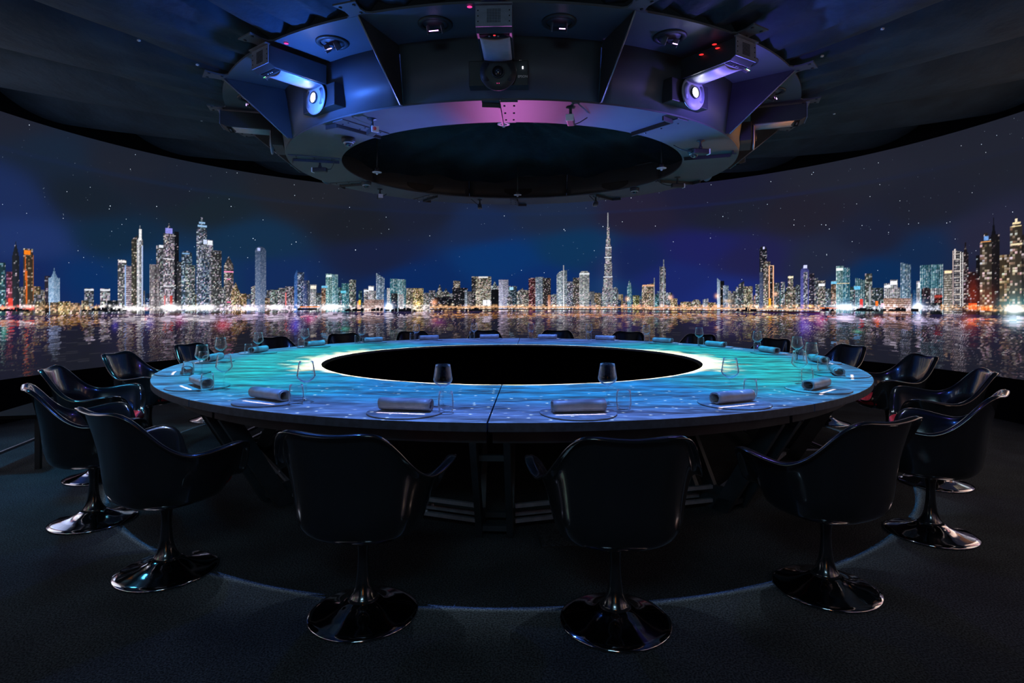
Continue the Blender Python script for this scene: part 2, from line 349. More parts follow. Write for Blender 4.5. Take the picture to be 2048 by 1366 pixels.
IMG = IMG*.92; SKY0 = IMG.copy()
def tower(c0, c1, zt, zs, col, dens=.5, style='w', body=.10, shape='flat', bright=1.0):
    """one building of the picture: columns c0..c1, apex zt, shoulder zs"""
    c0 = max(c0, 0); c1 = min(max(c1, c0+2), NA); W = c1-c0
    if W <= 0: return
    col = np.array(col, float); cm = (c0+c1)//2; cm = min(cm, NA-1)
    r0 = max(ri(ZW[cm]), 0); r1 = min(ri(zt)+1, NZ)
    if r1 <= r0: return
    H = r1-r0; u = (np.arange(W)+.5)/W; rs = ri(zs)-r0
    if shape == 'flat': top = np.full(W, H)
    elif shape == 'spire': top = rs+(H-rs)*np.clip(1-np.abs(2*u-1)*1.0, 0, 1)**2.6
    elif shape == 'cone': top = rs+(H-rs)*(1-np.abs(2*u-1))
    elif shape == 'dome': top = rs+(H-rs)*np.sqrt(np.clip(1-(2*u-1)**2, 0, 1))
    elif shape == 'left': top = rs+(H-rs)*(1-u)
    elif shape == 'right': top = rs+(H-rs)*u
    elif shape == 'sail': top = rs+(H-rs)*np.sqrt(np.clip(1-(1-u)**2, 0, 1))
    elif shape == 'notch': top = np.where(np.abs(2*u-1) < .35, H, rs)
    elif shape == 'crown': top = np.where(np.abs(2*u-1) < .12, H, rs-(np.abs(2*u-1) > .75)*3)
    h = np.arange(H)[:, None]; mask = h < top[None, :]
    v = h/float(max(H, 1))
    base = col*body*(.55+.9*(1-v)[..., None]**1.5)*np.ones((H, W, 1))
    # windows
    wx = 2 if style != 'big' else 3; wy = 2 if style != 'big' else 3
    nx, ny = W//wx+2, H//wy+2
    rnd = NR.rand(ny, nx); lit = (rnd < dens)*(.25+.75*NR.rand(ny, nx)**1.6)
    tint = 1+(NR.rand(ny, nx, 3)-.5)*.35
    tint[..., 0] *= .95+.3*NR.rand(ny, nx)
    wn = (lit[..., None]*tint).repeat(wy, 0).repeat(wx, 1)[:H, :W]
    if style == 'w' or style == 'big':
        wn = wn*np.where((np.arange(H) % wy) == 0, .55, 1.0)[:, None, None]
    if style == 'v':
        rib = (.35+.65*NR.rand(nx)).repeat(2)[:W]*np.where(np.arange(W) % 3 == 0, 1.0, .28)
        wn = wn*.55+rib[None, :, None]*(.35+.5*dens)*(.6+.6*NR.rand(H, 1, 1))
    if style == 'h':
        band = np.where(np.arange(H) % 3 == 0, 1.0, .25)[:, None, None]
        wn = wn*.4+band*(.3+.6*dens)*(.5+.7*NR.rand(H, W, 1))
    if style == 's':
        wn = wn*.15+dens*(.55+.6*NR.rand(H, W, 1))*(1-.4*v[..., None])
    wn = np.clip(wn, 0, 1.4); wc = col+(1-col)*np.clip(wn.mean(-1, keepdims=True)*1.1-.35, 0, .65)
    face = base+wn*1.15*wc*bright*(.6+.55*(1-v)[..., None])
    face = face*np.where(np.arange(W)*2 < W*.9, 1.0, .72)[None, :, None]
    reg = IMG[r0:r1, c0:c1]; reg[mask] = face[mask]
def glow(px, py, rx, ry, col, amp):
    a, z = Az(px), Zt(px, py); sc = ray(px)[1]/FOC
    r_x, r_z = rx*sc/RW*(1.0), ry*sc
    glow_w(a, z, r_x, r_z, col, amp)
def glow_w(a, z, ra, rz, col, amp):
    i0, i1 = max(int((a-3.5*ra+AMAX)/DA), 0), min(int((a+3.5*ra+AMAX)/DA)+1, NA)
    j0, j1 = max(ri(z-3.5*rz), 0), min(ri(z+3.5*rz)+1, NZ)
    if i1 <= i0 or j1 <= j0: return
    g = np.exp(-((AZ[None, i0:i1]-a)/ra)**2-((ZZ[j0:j1, None]-z)/rz)**2)
    IMG[j0:j1, i0:i1] += amp*g[..., None]*np.array(lin(*col))
def rect(x0, x1, y0, y1, col, amp=1.0, noise=0.0):
    c0, c1 = ci(x0), max(ci(x1), ci(x0)+1); xm = (x0+x1)/2
    j0, j1 = max(ri(Zt(xm, y1)), 0), ri(Zt(xm, y0)); j1 = max(j1, j0+1)
    s = IMG[j0:j1, c0:c1].shape
    IMG[j0:j1, c0:c1] = np.array(lin(*col))*amp*(1-noise+2*noise*NR.rand(s[0], s[1], 1))
def T(x0, x1, yt, col, dens=.5, style='w', ys=None, shape='flat', body=.10, bright=1.0):
    xm = (x0+x1)/2; tower(ci(x0), ci(x1), Zt(xm, yt), Zt(xm, ys if ys else yt), lin(*col), dens, style, body, shape, bright)
GR, WH, TE, WM, BL, VI, PK, OR, DK = (205,212,225), (240,244,255), (120,205,225), (255,226,170), (80,150,240), (150,150,250), (250,150,200), (255,150,60), (120,130,150)
# far low filler
for k in range(420):
    x = NR.uniform(-5, 2053); c = [GR, WH, TE, WM, GR, BL, GR][NR.randint(7)]
    wpx = NR.uniform(6, 16); low = 609 if (110 < x < 235 or 1340 < x < 1432 or 1190 < x < 1200) else NR.uniform(581, 606)
    if 150 < x < 236: low = 614
    T(x, x+wpx, low, c, NR.uniform(.25, .7), 'wvwh'[NR.randint(4)], body=.08, bright=.6)
B = [
(0,12,525,TE,.35,'w'),(14,26,545,PK,.5,'w'),(25,39,484,DK,.10,'w',515,'cone'),(40,49,575,GR,.5,'w'),(48,67,499,(210,180,140),.25,'w'),(66,82,573,WM,.4,'w'),(66,88,590,GR,.5,'w'),
(90,101,552,(150,140,170),.2,'w'),(98,121,537,(140,200,255),.75,'s',556,'spire'),(170,188,578,(190,205,225),.55,'w'),(201,221,578,WH,.75,'w'),(210,247,602,(90,110,130),.4,'w'),
(236,254,521,WH,.42,'w'),(253,264,533,(210,190,210),.5,'h'),(264,276,470,(190,185,165),.26,'w',480,'right'),(274,287,452,WH,.5,'v',480,'spire'),(293,301,588,BL,.3,'w'),
(313,328,492,GR,.5,'w'),(300,320,530,(190,180,190),.4,'v'),(328,350,447,(225,220,240),.52,'w',468,'spire'),(350,358,464,(60,65,80),.1,'w'),(354,371,525,(150,150,160),.22,'w'),
(364,385,503,(150,190,225),.5,'w',510,'dome'),(371,391,531,(190,210,220),.6,'w'),(394,415,435,(185,205,235),.5,'w',455,'crown'),(412,427,480,(220,230,255),.6,'w'),(404,420,520,(140,175,215),.6,'w'),
(423,444,502,(170,175,180),.35,'w'),(449,467,512,(210,200,200),.42,'w',532,'cone'),(444,452,575,GR,.6,'w'),(463,480,566,WM,.6,'w',585,'cone'),(480,493,588,(255,215,150),.6,'w'),
(503,514,570,(225,230,235),.7,'w',575,'right'),(511,533,494,(110,140,190),.55,'s',504,'dome'),(530,541,596,(230,190,150),.5,'w'),(541,556,580,(190,215,215),.6,'w'),(556,571,577,GR,.65,'w'),
(571,589,573,(190,185,205),.5,'w'),(589,600,540,(70,140,240),.5,'s',552,'cone'),(596,609,545,(160,190,240),.55,'w'),(608,620,561,(110,120,140),.35,'v'),(621,634,570,WH,.5,'v'),(633,643,586,(190,210,220),.5,'w'),
(644,656,574,(230,180,150),.6,'w'),(652,665,548,(150,225,230),.6,'v'),(665,677,549,TE,.55,'v'),(677,684,576,(130,200,210),.5,'w'),(682,694,582,(150,170,190),.55,'w'),(684,699,567,(90,190,210),.5,'v'),(699,712,560,(190,205,200),.5,'w'),
(728,738,578,WH,.6,'w'),(737,749,572,WH,.75,'v'),(749,756,583,GR,.6,'w'),(753,769,547,(150,190,230),.55,'v',556,'left'),(768,776,580,BL,.3,'s'),(775,785,577,(235,240,250),.75,'v'),(781,797,558,(70,170,195),.6,'v'),(796,812,559,(130,205,225),.65,'v'),
(797,808,589,WH,.8,'v'),(783,796,587,(120,125,135),.3,'w'),(813,827,577,(205,195,170),.6,'w'),(826,847,577,(250,225,150),.7,'w'),(847,857,587,(220,225,220),.6,'w'),(858,871,581,(190,200,210),.55,'w'),
(873,886,570,(205,205,195),.5,'w',586,'cone'),(884,900,577,(200,205,205),.5,'w',590,'cone'),(869,905,594,(60,65,85),.25,'w'),(907,921,562,(235,225,200),.6,'w'),(905,936,576,(70,75,85),.25,'w'),(930,935,580,(190,210,235),.8,'v'),(936,945,583,(150,150,155),.4,'v'),
(944,983,553,(235,228,205),.68,'w'),(944,952,555,(120,120,125),.4,'w'),(982,998,560,(190,205,210),.6,'w',572,'spire'),(983,998,580,(45,50,60),.05,'w'),(998,1017,560,(200,205,250),.75,'h'),(1017,1034,573,(110,150,175),.4,'w'),(1015,1025,594,GR,.6,'w'),
(1034,1047,577,(205,210,210),.55,'w',584,'right'),(1045,1060,581,(220,215,205),.6,'w'),(1058,1074,556,(170,90,100),.45,'w'),(1071,1087,554,(175,200,225),.55,'v'),(1086,1102,556,(120,110,110),.35,'w'),(1096,1102,590,(255,150,90),.8,'s'),(1103,1115,589,GR,.6,'w'),
(1114,1135,541,(185,210,230),.62,'v',552,'sail'),(1127,1129,531,WH,.9,'s'),(1135,1147,563,(190,200,230),.6,'w'),(1146,1160,556,(175,170,165),.5,'w'),(1159,1179,543,(205,215,220),.65,'v',548,'dome'),(1193,1202,590,(200,190,150),.6,'w'),
(1215.6,1217.8,426,WH,.8,'s'),(1214.6,1219,455,(235,235,245),.8,'w'),(1212.5,1221,477,(230,232,240),.8,'w'),(1211,1223.5,493,(226,228,238),.78,'w'),(1209,1224,528,(226,225,232),.75,'w'),(1207,1225,553,(222,222,228),.75,'w'),(1205.5,1226,575,(215,222,230),.75,'w'),(1203,1228,600,(205,222,232),.78,'w'),
(1226,1237,575,(190,205,215),.55,'w',582,'dome'),(1255,1264,560,(110,190,215),.55,'v',575,'cone'),(1266,1279,591,(215,225,150),.6,'w'),(1284,1310,567,(235,215,185),.62,'w',571,'right'),(1308,1310,556,(200,205,215),.6,'s'),(1311,1319,589,TE,.6,'w'),
(1322,1332,533,(200,205,205),.55,'w',538,'dome'),(1326.5,1327.8,520,(150,160,180),.8,'s'),(1319.5,1320.6,534,(130,140,160),.6,'s'),(1332,1341,586,(190,215,230),.6,'w'),(1341,1355,598,WM,.7,'w'),
(1362,1383,604,WM,.7,'w'),(1384,1402,600,(230,225,200),.7,'w',606,'dome'),(1406,1417,597,(190,205,225),.7,'v',600,'right'),(1416,1432,605,WM,.7,'w'),(1435,1442,557,(170,205,245),.8,'s',562,'left'),(1441,1449,562,(50,55,65),.1,'w'),(1447,1458,571,(150,185,225),.6,'v'),(1457,1463,583,(230,230,225),.7,'v'),
(1472,1479,573,(190,215,225),.6,'w',577,'left'),(1478,1489,563,(165,180,190),.35,'w',569,'right'),(1488,1497,573,(225,220,190),.6,'w'),(1497,1506,573,(225,220,180),.6,'w'),(1508,1515,590,(240,200,170),.6,'w'),
(1512,1521,569,(190,215,235),.6,'w'),(1520,1534,493,(90,95,115),.3,'w',500,'dome'),(1520,1528,545,(100,120,170),.5,'s'),(1527,1541,524,(215,205,190),.55,'w'),(1537,1548,530,(90,80,80),.35,'w'),(1547,1560,566,(175,190,200),.5,'w'),(1562,1571,565,(185,205,220),.6,'w'),
(1573,1592,574,(180,180,165),.5,'w'),(1576,1587,552,(215,210,190),.6,'w'),(1592,1603,570,(170,185,205),.5,'w'),(1602,1619,530,(120,125,235),.45,'s',541,'cone'),(1607,1616,545,(190,200,235),.6,'w'),(1618,1630,547,(110,110,150),.35,'w'),(1629,1637,557,(170,190,205),.5,'w'),(1637,1651,561,(215,215,205),.6,'w'),
(1651,1663,578,(150,175,190),.5,'w'),(1663,1676,562,(225,190,160),.6,'w'),(1673,1688,533,(160,225,235),.62,'v'),(1687,1701,536,(95,185,215),.55,'v'),(1701,1709,575,(130,190,200),.5,'w'),(1709,1722,572,(165,165,180),.5,'w'),(1711,1731,556,(120,185,205),.5,'v',560,'left'),(1731,1745,548,(180,195,190),.5,'w'),(1745,1768,577,(140,170,180),.45,'w'),
(1769,1782,568,WH,.5,'v'),(1781,1796,560,WH,.55,'v'),(1796,1803,575,GR,.5,'v'),(1802,1822,525,(140,190,230),.5,'v',530,'left'),(1826,1834,580,(40,120,190),.5,'s'),(1834,1842,563,WH,.6,'v'),(1841,1863,531,(80,170,200),.6,'v'),(1863,1887,530,(105,185,210),.6,'v'),
(1843,1862,576,(110,90,100),.35,'w',580,'dome'),(1862,1886,578,(200,210,225),.6,'v'),(1870,1886,590,(150,60,50),.5,'w'),(1862,1886,607,(50,60,60),.4,'w'),(1888,1905,541,(200,190,175),.5,'h'),(1926,1938,478,(110,90,95),.4,'w',506,'spire'),(1909,1926,500,(120,115,125),.45,'h',504,'left'),(1938,1956,545,(110,70,70),.22,'w'),
(1980,1997,436,(48,44,58),.04,'w',475,'spire'),(1953,1962,512,(60,58,62),.2,'w'),(1960,1984,466,(190,165,140),.4,'big',482,'notch'),(1984,2000,470,(90,75,75),.12,'w'),(2000,2024,510,(215,180,130),.4,'big'),(2021,2046,432,(205,180,150),.42,'big',452,'spire'),(2044,2060,470,(120,100,90),.3,'big'),
(1768,1823,598,(255,190,160),.7,'h'),(729,768,600,(230,180,165),.65,'h'),(715,722,603,(255,150,60),.9,'s'),(72,91,604,(255,225,180),.45,'w'),(91,99,605,(90,60,40),.3,'w'),(100,118,605,(255,220,180),.4,'w'),(117,142,604,(255,228,150),.6,'w'),(142,160,606,(255,215,170),.4,'w'),(163,178,602,(255,235,200),.55,'w'),
]
for b in B:
    x0, x1, yt, col, dens, st = b[:6]; ys, sh = (b[6], b[7]) if len(b) > 6 else (None, 'flat')
    T(x0, x1, yt, col, dens, st, ys, sh)
# crowns, caps, edge lights and other bright details: x0, x1, y0, y1, colour, gain
for r_ in [(49,62,500,509,(255,130,20),1),(50,51.5,509,560,(255,120,40),.7),(53,55,540,608,(255,120,40),.7),(66,67.2,510,600,(200,120,60),.5),(16,26,596,612,(230,70,60),1),
 (238,253,520,525,(245,240,240),1),(250.5,252.5,530,612,(170,200,255),.8),(277,279,475,612,(255,255,255),.9),(284,286.5,490,612,(190,210,255),.8),(279,284,458,480,(255,255,255),.9),(170,188,578,580,WH,.9),(201,221,578,580.5,WH,1.0),
 (331,346,456,466,(150,150,240),.9),(328,349,516,518,(245,240,255),1),(328,349,571,573,(235,235,245),.8),(318,327,490,495,WH,.9),(329,332,590,612,(230,60,60),.7),(340,345,590,612,(230,60,50),.7),
 (396,414,450,454,(150,190,230),1),(399,411,443,447,(150,190,230),.9),(395,400,484,487,WH,.8),(407,415,478,488,(210,225,255),1),(416,426,480,490,(240,245,255),1),(365,380,505,508,(130,180,230),.9),(449,467,542,544,(255,150,200),1),(455,462,557,559,(255,150,200),.8),(455,462,602,605,(255,120,170),1),
 (516,521,495,501,(190,200,255),1),(571,573.5,585,612,(255,120,120),.9),(622,633,571,577,(255,245,225),1),(653,664,549,553,(230,250,250),1),(682,693,581,586,(110,215,245),1),(644,655,571,575,(110,190,230),1),
 (728,738,579,583,WH,1),(737,748,573,581,WH,1.1),(966,973,600,611,WH,1.3),(974.5,981,600,611,WH,1.3),(1019,1027,574,580,(170,225,255),1),(958,976,552,555,(235,235,235),1),(1159,1179,546,549,(230,235,240),1),
 (1538,1540,531,612,(255,190,150),1),(1546,1548,531,612,(255,190,150),1),(1538,1548,530,531.5,(255,210,180),1),(1538,1542,596,612,(255,170,50),1.3),(1526,1530,493,498,(200,200,255),1.2),(1526,1534,510,511,(210,210,220),.8),(1577,1587,552,555,(255,245,210),1),
 (1608,1615,530,536,(210,215,255),1.1),(1638,1650,567,572,WH,1.1),(1673,1687,535,540,(240,250,250),1.1),(1663,1674,562,567,(120,200,240),1),(1709,1722,572,578,(110,200,245),1),(1674,1700,565,567,(255,235,190),.8),(1775,1781,569,574,WH,1.2),(1781,1795,561,569,WH,1.3),(1769,1780,570,575,WH,1.2),
 (1890,1904,540,545,(255,215,170),1.3),(1837,1841,565,575,WH,1.2),(1905.5,1907,500,612,(255,225,215),.7),(1921,1923,502,612,(255,250,245),1),(1925,1926.5,504,612,(240,235,235),.9),(1909,1912,497,520,(255,240,235),.8),(1938,1955,606,618,(230,80,30),1),(1962,1984,612,620,(230,110,40),.8),
 (1968,1978,471,479,(120,170,240),.9),(1963,1983,481,483,(250,170,100),.9),(2025,2042,443,447,(255,230,180),1),(2024,2043,450,453,(250,225,170),1),(2022,2045,486,489,(255,235,190),1),(2030,2036,437,443,(255,235,200),1),(1285,1309,569,572,(255,190,150),.8),(1870,1886,590,594,(190,70,60),.8),
 (1209.5,1223,513,515,WH,.9),(1211,1223,494,495.5,WH,.9),(1207,1225,552,554,WH,.8),(1738,1742,572,612,WH,.4),(1720,1726,598,614,(255,60,40),.8),(718,722,600,609,(255,190,60),1.3),(1752,1757,601,612,(255,120,40),1.2),(1762,1769,606,613,(255,200,220),1.2)]:
    rect(*r_, noise=.25)
for k in range(9): rect(1904+.25*k+4, 1922, 506+k*11.5, 508+k*11.5, (255,240,230), .55, .3)
# promenade strip along the water, coloured by stretch
STR = [(-20,70,(255,70,40),.9),(70,200,(255,190,130),.6),(200,420,(255,235,220),1.0),(420,640,(255,225,240),1.0),(640,860,(255,225,215),.8),(860,1150,(255,190,130),.9),(1150,1430,(255,160,110),.8),(1430,1640,(255,175,120),.9),(1640,1880,(240,230,240),.8),(1880,2070,(255,180,110),.9)]
for x0, x1, c, g in STR:
    n = int((x1-x0)*1.1)
    for k in range(n):
        x = NR.uniform(x0, x1); y = NR.uniform(610, 621); cc = np.array(c)*(1-.25*NR.rand())+np.array([0, 40, 70])*NR.rand()*.5
        glow(x, y, NR.uniform(.9, 2.6), NR.uniform(.8, 2.0), tuple(np.clip(cc, 0, 255)), g*NR.uniform(.2, 1.1))
rect(860, 1460, 613, 615, (255,190,140), .8, .4); rect(860, 1640, 618.5, 620, (70,35,30), .5, .4); rect(1430, 1640, 617, 618.5, (255,205,165), .9, .4)
rect(600, 640, 612, 614, (255,140,40), .9, .3); rect(596, 635, 615, 620, (20,14,16), 1, .3); rect(1640, 1700, 614.5, 616.5, (255,130,50), .8, .4)
for x, y, rx, ry, c, a in [(265,617,16,4,(255,250,255),1.1),(232,616,8,4,(255,250,250),.8),(342,615,14,6,(255,250,255),1.6),(385,616,16,4,(255,250,240),1.1),(415,615,14,5,(255,255,255),1.4),(330,600,10,10,(255,220,220),.25),(500,617,16,4,(255,240,255),1.2),(545,615,12,4,(255,240,250),1.1),
 (560,614,6,4,WH,1),(662,614,16,5,(245,248,255),2.0),(778,614,6,6,(245,250,255),2.4),(778,614,14,10,(120,170,255),.25),(868,605,5,5,(255,170,120),1),(836,608,4,4,(255,215,120),1),(905,609,2,2,(255,230,200),1),(1255,598,4,4,(255,190,120),.9),(1341,595,4,4,(255,190,150),1),(1434,592,4,4,(255,190,130),.9),(1551,588,3.5,3.5,(255,190,150),1),
 (1690,614,16,5,(240,245,255),2.2),(1690,612,30,12,(160,190,255),.2),(1836,614,8,6,(250,252,255),2.4),(1836,612,18,12,(130,180,255),.3),(2028,618,14,6,(255,255,255),2.8),(2028,612,30,16,(120,220,230),.35),(1535,614,2.5,2.5,WM,1.2),(1550,613,2.5,2.5,WM,1.2),(1513,613,3,3,(255,200,150),1.2),(1594,611,2.5,2.5,WM,1.1),(1620,612,5,2.5,(255,210,120),1.0),
 (60,616,5,3,(255,50,40),1),(5,617,8,3,(255,180,120),1.1),(20,614,12,2,(255,200,180),.8),(55,613,12,3,(255,245,240),.9),(366,619,10,1.5,(60,80,160),.8),(292,618,4,2,(255,60,50),1.0),(1720,617,3,2,(255,90,60),.8),(1955,615,20,4,(255,110,40),.4),(20,590,4,20,(230,80,60),.18),(1975,600,16,20,(230,90,30),.16),(1946,590,10,26,(230,70,20),.18),(2030,590,20,30,(90,160,170),.10),(610,590,5,30,(70,120,250),.15),(1455,602,8,3,(255,200,120),.5),(1217,560,20,60,(120,150,200),.05)]:
    glow(x, y, rx, ry, c, a)
for x0, x1 in ((1640, 1668), (1706, 1746), (1750, 1835), (690, 735), (740, 775), (780, 830), (930, 962), (160, 250), (0, 60), (1470, 1510)):
    for k in range(int((x1-x0)/2)):                              # dark shrubs at the water's edge
        x = NR.uniform(x0, x1); wd = NR.uniform(2, 6); rect(x, x+wd, 621-NR.uniform(2, 7)*(.5+.5*math.sin(PI*(x-x0)/(x1-x0))), 622, (8,10,14), .8, .3)
# the city goes on round the wall beyond the frame
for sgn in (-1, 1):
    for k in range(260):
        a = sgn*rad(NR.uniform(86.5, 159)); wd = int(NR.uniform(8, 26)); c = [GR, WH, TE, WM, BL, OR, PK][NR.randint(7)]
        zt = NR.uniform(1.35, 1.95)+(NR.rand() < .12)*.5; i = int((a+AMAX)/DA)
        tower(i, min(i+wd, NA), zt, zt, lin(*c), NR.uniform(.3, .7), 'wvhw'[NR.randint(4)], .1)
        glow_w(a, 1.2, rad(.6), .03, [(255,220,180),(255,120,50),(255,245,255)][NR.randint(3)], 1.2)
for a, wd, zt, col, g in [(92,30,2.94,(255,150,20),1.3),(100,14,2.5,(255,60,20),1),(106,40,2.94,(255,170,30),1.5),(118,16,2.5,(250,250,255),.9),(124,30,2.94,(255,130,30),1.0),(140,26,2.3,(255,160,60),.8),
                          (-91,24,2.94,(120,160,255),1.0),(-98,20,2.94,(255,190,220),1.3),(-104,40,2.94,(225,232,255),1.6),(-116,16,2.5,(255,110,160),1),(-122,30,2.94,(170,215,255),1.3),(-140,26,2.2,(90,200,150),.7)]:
    i = int((rad(a)+AMAX)/DA); tower(i, i+wd*2, zt, zt, lin(*col), g*1.3, 's', .3)      # bright facades added out of view, to be mirrored in chairs and bases
# water: the picture mirrored, broken into streaks
wr = np.array([ri(z) for z in ZW])
REF = np.zeros_like(IMG); rr = np.arange(NZ)[:, None]; cc_ = np.arange(NA)[None, :]
dep = wr[None, :]-rr                                            # rows under the waterline
j1 = np.repeat(np.repeat(NR.rand(NZ//2+1, NA//14+2), 2, 0)[:NZ], 14, 1)[:, :NA]
j1 = (j1+np.roll(j1, 5, 1)+np.roll(j1, 10, 1))/3-.5
dpos = np.clip(dep, 0, None)
src_r = np.clip(wr[None, :]+(dpos*1.0+j1*(3+dpos*.22)).astype(int), 0, NZ-1)
src_r = np.maximum(src_r, wr[None, :])
sh = (np.sin(rr*1.7)*1.5+NR.uniform(-1.5, 1.5, (NZ, 1))*(1+dpos*.02)).astype(int)
src_c = np.clip(cc_+sh, 0, NA-1)
SRC = IMG.copy()
for k in (1, 2, 3): SRC = np.maximum(SRC*1.0, np.roll(IMG, k, 0)*.55)
SRC = np.minimum(SRC, 1.0)
R_ = np.clip(SRC-SKY0*1.3, 0, None)[src_r, src_c]+SKY0[src_r, src_c]*.12
grey = R_.mean(-1, keepdims=True)
pn = np.interp(np.arange(NA), np.arange(0, NA, 40), NR.rand(len(np.arange(0, NA, 40))))[None, :, None]
tintc = np.array([.82, .66, 1.0])*(1-pn)+np.array([.88, .84, .9])*pn
fade = np.exp(-dpos/40.0)[..., None]
strk = .12+1.35*np.repeat(np.repeat(NR.rand(NZ, NA//9+2), 9, 1)[:, :NA][..., None], 1, 2)
wb = np.array(lin(22, 24, 32))*(.8+.5*(1-np.exp(-dpos/60.))[..., None])+np.array(lin(40, 24, 80))*np.exp(-dpos/28.)[..., None]*pn*.9
WAT = wb+np.clip(R_-.004, 0, None)*tintc*fade*strk*.82
deep = (NR.rand(NZ, NA//16+2) < .10).repeat(16, 1)[:, :NA][..., None]*np.clip(SRC[np.minimum(src_r, NZ-1), src_c].max(-1, keepdims=True), 0, .5)*np.exp(-dpos/75.)[..., None]*.22
WAT = WAT+deep*np.array([.9, .85, .95])
IMG = np.where((dep > 0)[..., None], WAT, IMG)
for x, y, rx, ry, c, a in [(230,650,6,10,(70,60,200),.35),(8,665,6,14,(60,200,170),.30),(445,650,12,10,(255,80,110),.35),(360,640,10,10,(200,60,140),.3),(300,645,8,12,(100,80,220),.25),(590,650,10,14,(110,60,230),.35),(620,638,10,8,(230,40,150),.35),
  (690,658,8,4,(60,200,150),.25),(875,645,14,8,(200,90,170),.2),(1250,650,30,20,(70,40,130),.18),(1450,650,40,20,(80,40,140),.18),(1610,650,14,18,(120,50,220),.35),(1640,640,10,14,(200,50,190),.35),(1690,636,16,5,(230,220,255),.8),(1836,636,8,6,(220,220,255),.8),(2028,640,18,10,(180,240,250),.7),(1755,640,8,6,(255,110,50),.5),(1935,645,14,14,(230,110,60),.3),(1715,663,8,3,(60,200,150),.35)]:
    glow(x, y, rx, ry, c, a)
IMG = np.clip(IMG, 0, 1.6)
OUT = np.abs(AZ) > rad(87.5); IMG[:, OUT] *= 1.25  # unseen stretch of the picture brightened for its reflections

def screen_mesh():
    near = np.abs(AZ) < rad(87)
    cols = np.array([i for i in range(NA) if near[i] or i % 5 == 0 or i == NA-1])
    zs = np.concatenate([ZZ, np.linspace(ZZ[-1]+.03, ZT, 12)])
    nc, nz = len(cols), len(zs)
    az = AZ[cols]; top = sky(*np.broadcast_arrays(az[None, :], zs[NZ:, None]))
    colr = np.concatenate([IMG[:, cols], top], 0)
    x = RW*np.sin(az); y = RW*np.cos(az)
    V = np.stack([np.broadcast_to(x, (nz, nc)), np.broadcast_to(y, (nz, nc)), np.broadcast_to(zs[:, None], (nz, nc))], -1).reshape(-1, 3)
    i = (np.arange(nz-1)[:, None]*nc+np.arange(nc-1)[None, :]).reshape(-1)
    F = np.stack([i, i+nc, i+nc+1, i+1], -1)      # normals face the room
    me = bpy.data.meshes.new('wall_back'); me.vertices.add(len(V)); me.vertices.foreach_set('co', V.astype(np.float32).ravel())
    me.loops.add(F.size); me.loops.foreach_set('vertex_index', F.ravel().astype(np.int32))
    me.polygons.add(len(F)); me.polygons.foreach_set('loop_start', (np.arange(len(F))*4).astype(np.int32)); me.update(calc_edges=True)
    at = me.attributes.new('picture', 'FLOAT_COLOR', 'POINT')
    at.data.foreach_set('color', np.concatenate([colr.reshape(-1, 3), np.ones((nz*nc, 1))], 1).astype(np.float32).ravel())
    m = bpy.data.materials.new('projected_picture'); m.use_nodes = True; t = NT(m.node_tree); b = t.n['Principled BSDF']
    b.inputs['Base Color'].default_value = (.05, .05, .05, 1); b.inputs['Roughness'].default_value = .9; b.inputs['Specular IOR Level'].default_value = .1
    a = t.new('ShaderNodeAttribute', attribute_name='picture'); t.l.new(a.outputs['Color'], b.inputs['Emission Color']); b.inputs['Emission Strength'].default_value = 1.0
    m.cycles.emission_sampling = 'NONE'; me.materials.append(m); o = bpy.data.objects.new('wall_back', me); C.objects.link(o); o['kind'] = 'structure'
    o['label'] = 'curved projection wall showing a lit night skyline mirrored in water'
    return o
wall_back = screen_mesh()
# stars: tiny dots in the picture's sky
def stars():
    m = M(); m2 = M()
    pts = [(55,241,1.2),(58,250,1.6),(220,412,1.8),(218,418,1.4),(506,477,1.6),(510,480,1.2),(592,484,1.6),(711,500,1.8),(462,413,1.5),(1128,459,1.6),(1206,453,1.4),(1446,433,1.4),(1652,450,1.6),(1659,458,1.5),(1960,241,1.2),(1958,251,1.5),(2026,424,1.6),(1894,446,1.5),(1588,450,1.5),(313,413,1.5)]
    rs = random.Random(8)
    for k in range(560):
        x = rs.uniform(2, 2046); y = rs.uniform(215, 560); pts.append((x, y, rs.choice((.6, .6, .7, .8, 1.0, 1.2))))
    for x, y, s in pts:
        a, z = Az(x), Zt(x, y)
        if z > ZT-.03 or z < 1.6: continue
        h = s*ray(x)[1]/FOC*.55; r = RW-.004; da = h/RW
        mm = m if s > 1 else m2
        P = [(r*math.sin(a-da), r*math.cos(a-da), z), (r*math.sin(a), r*math.cos(a), z-h), (r*math.sin(a+da), r*math.cos(a+da), z), (r*math.sin(a), r*math.cos(a), z+h)]
        mm.add(P, [(0, 1, 2, 3)])
    m.build('bright_star_dots', mat('star_light', (0, 0, 0), 1, spec=0, emit=(.8, .9, 1), es=1.6), wall_back, kind='stuff')
    m2.build('faint_star_dots', mat('faint_star_light', (0, 0, 0), 1, spec=0, emit=(.6, .75, .9), es=.8), wall_back, kind='stuff')
stars()
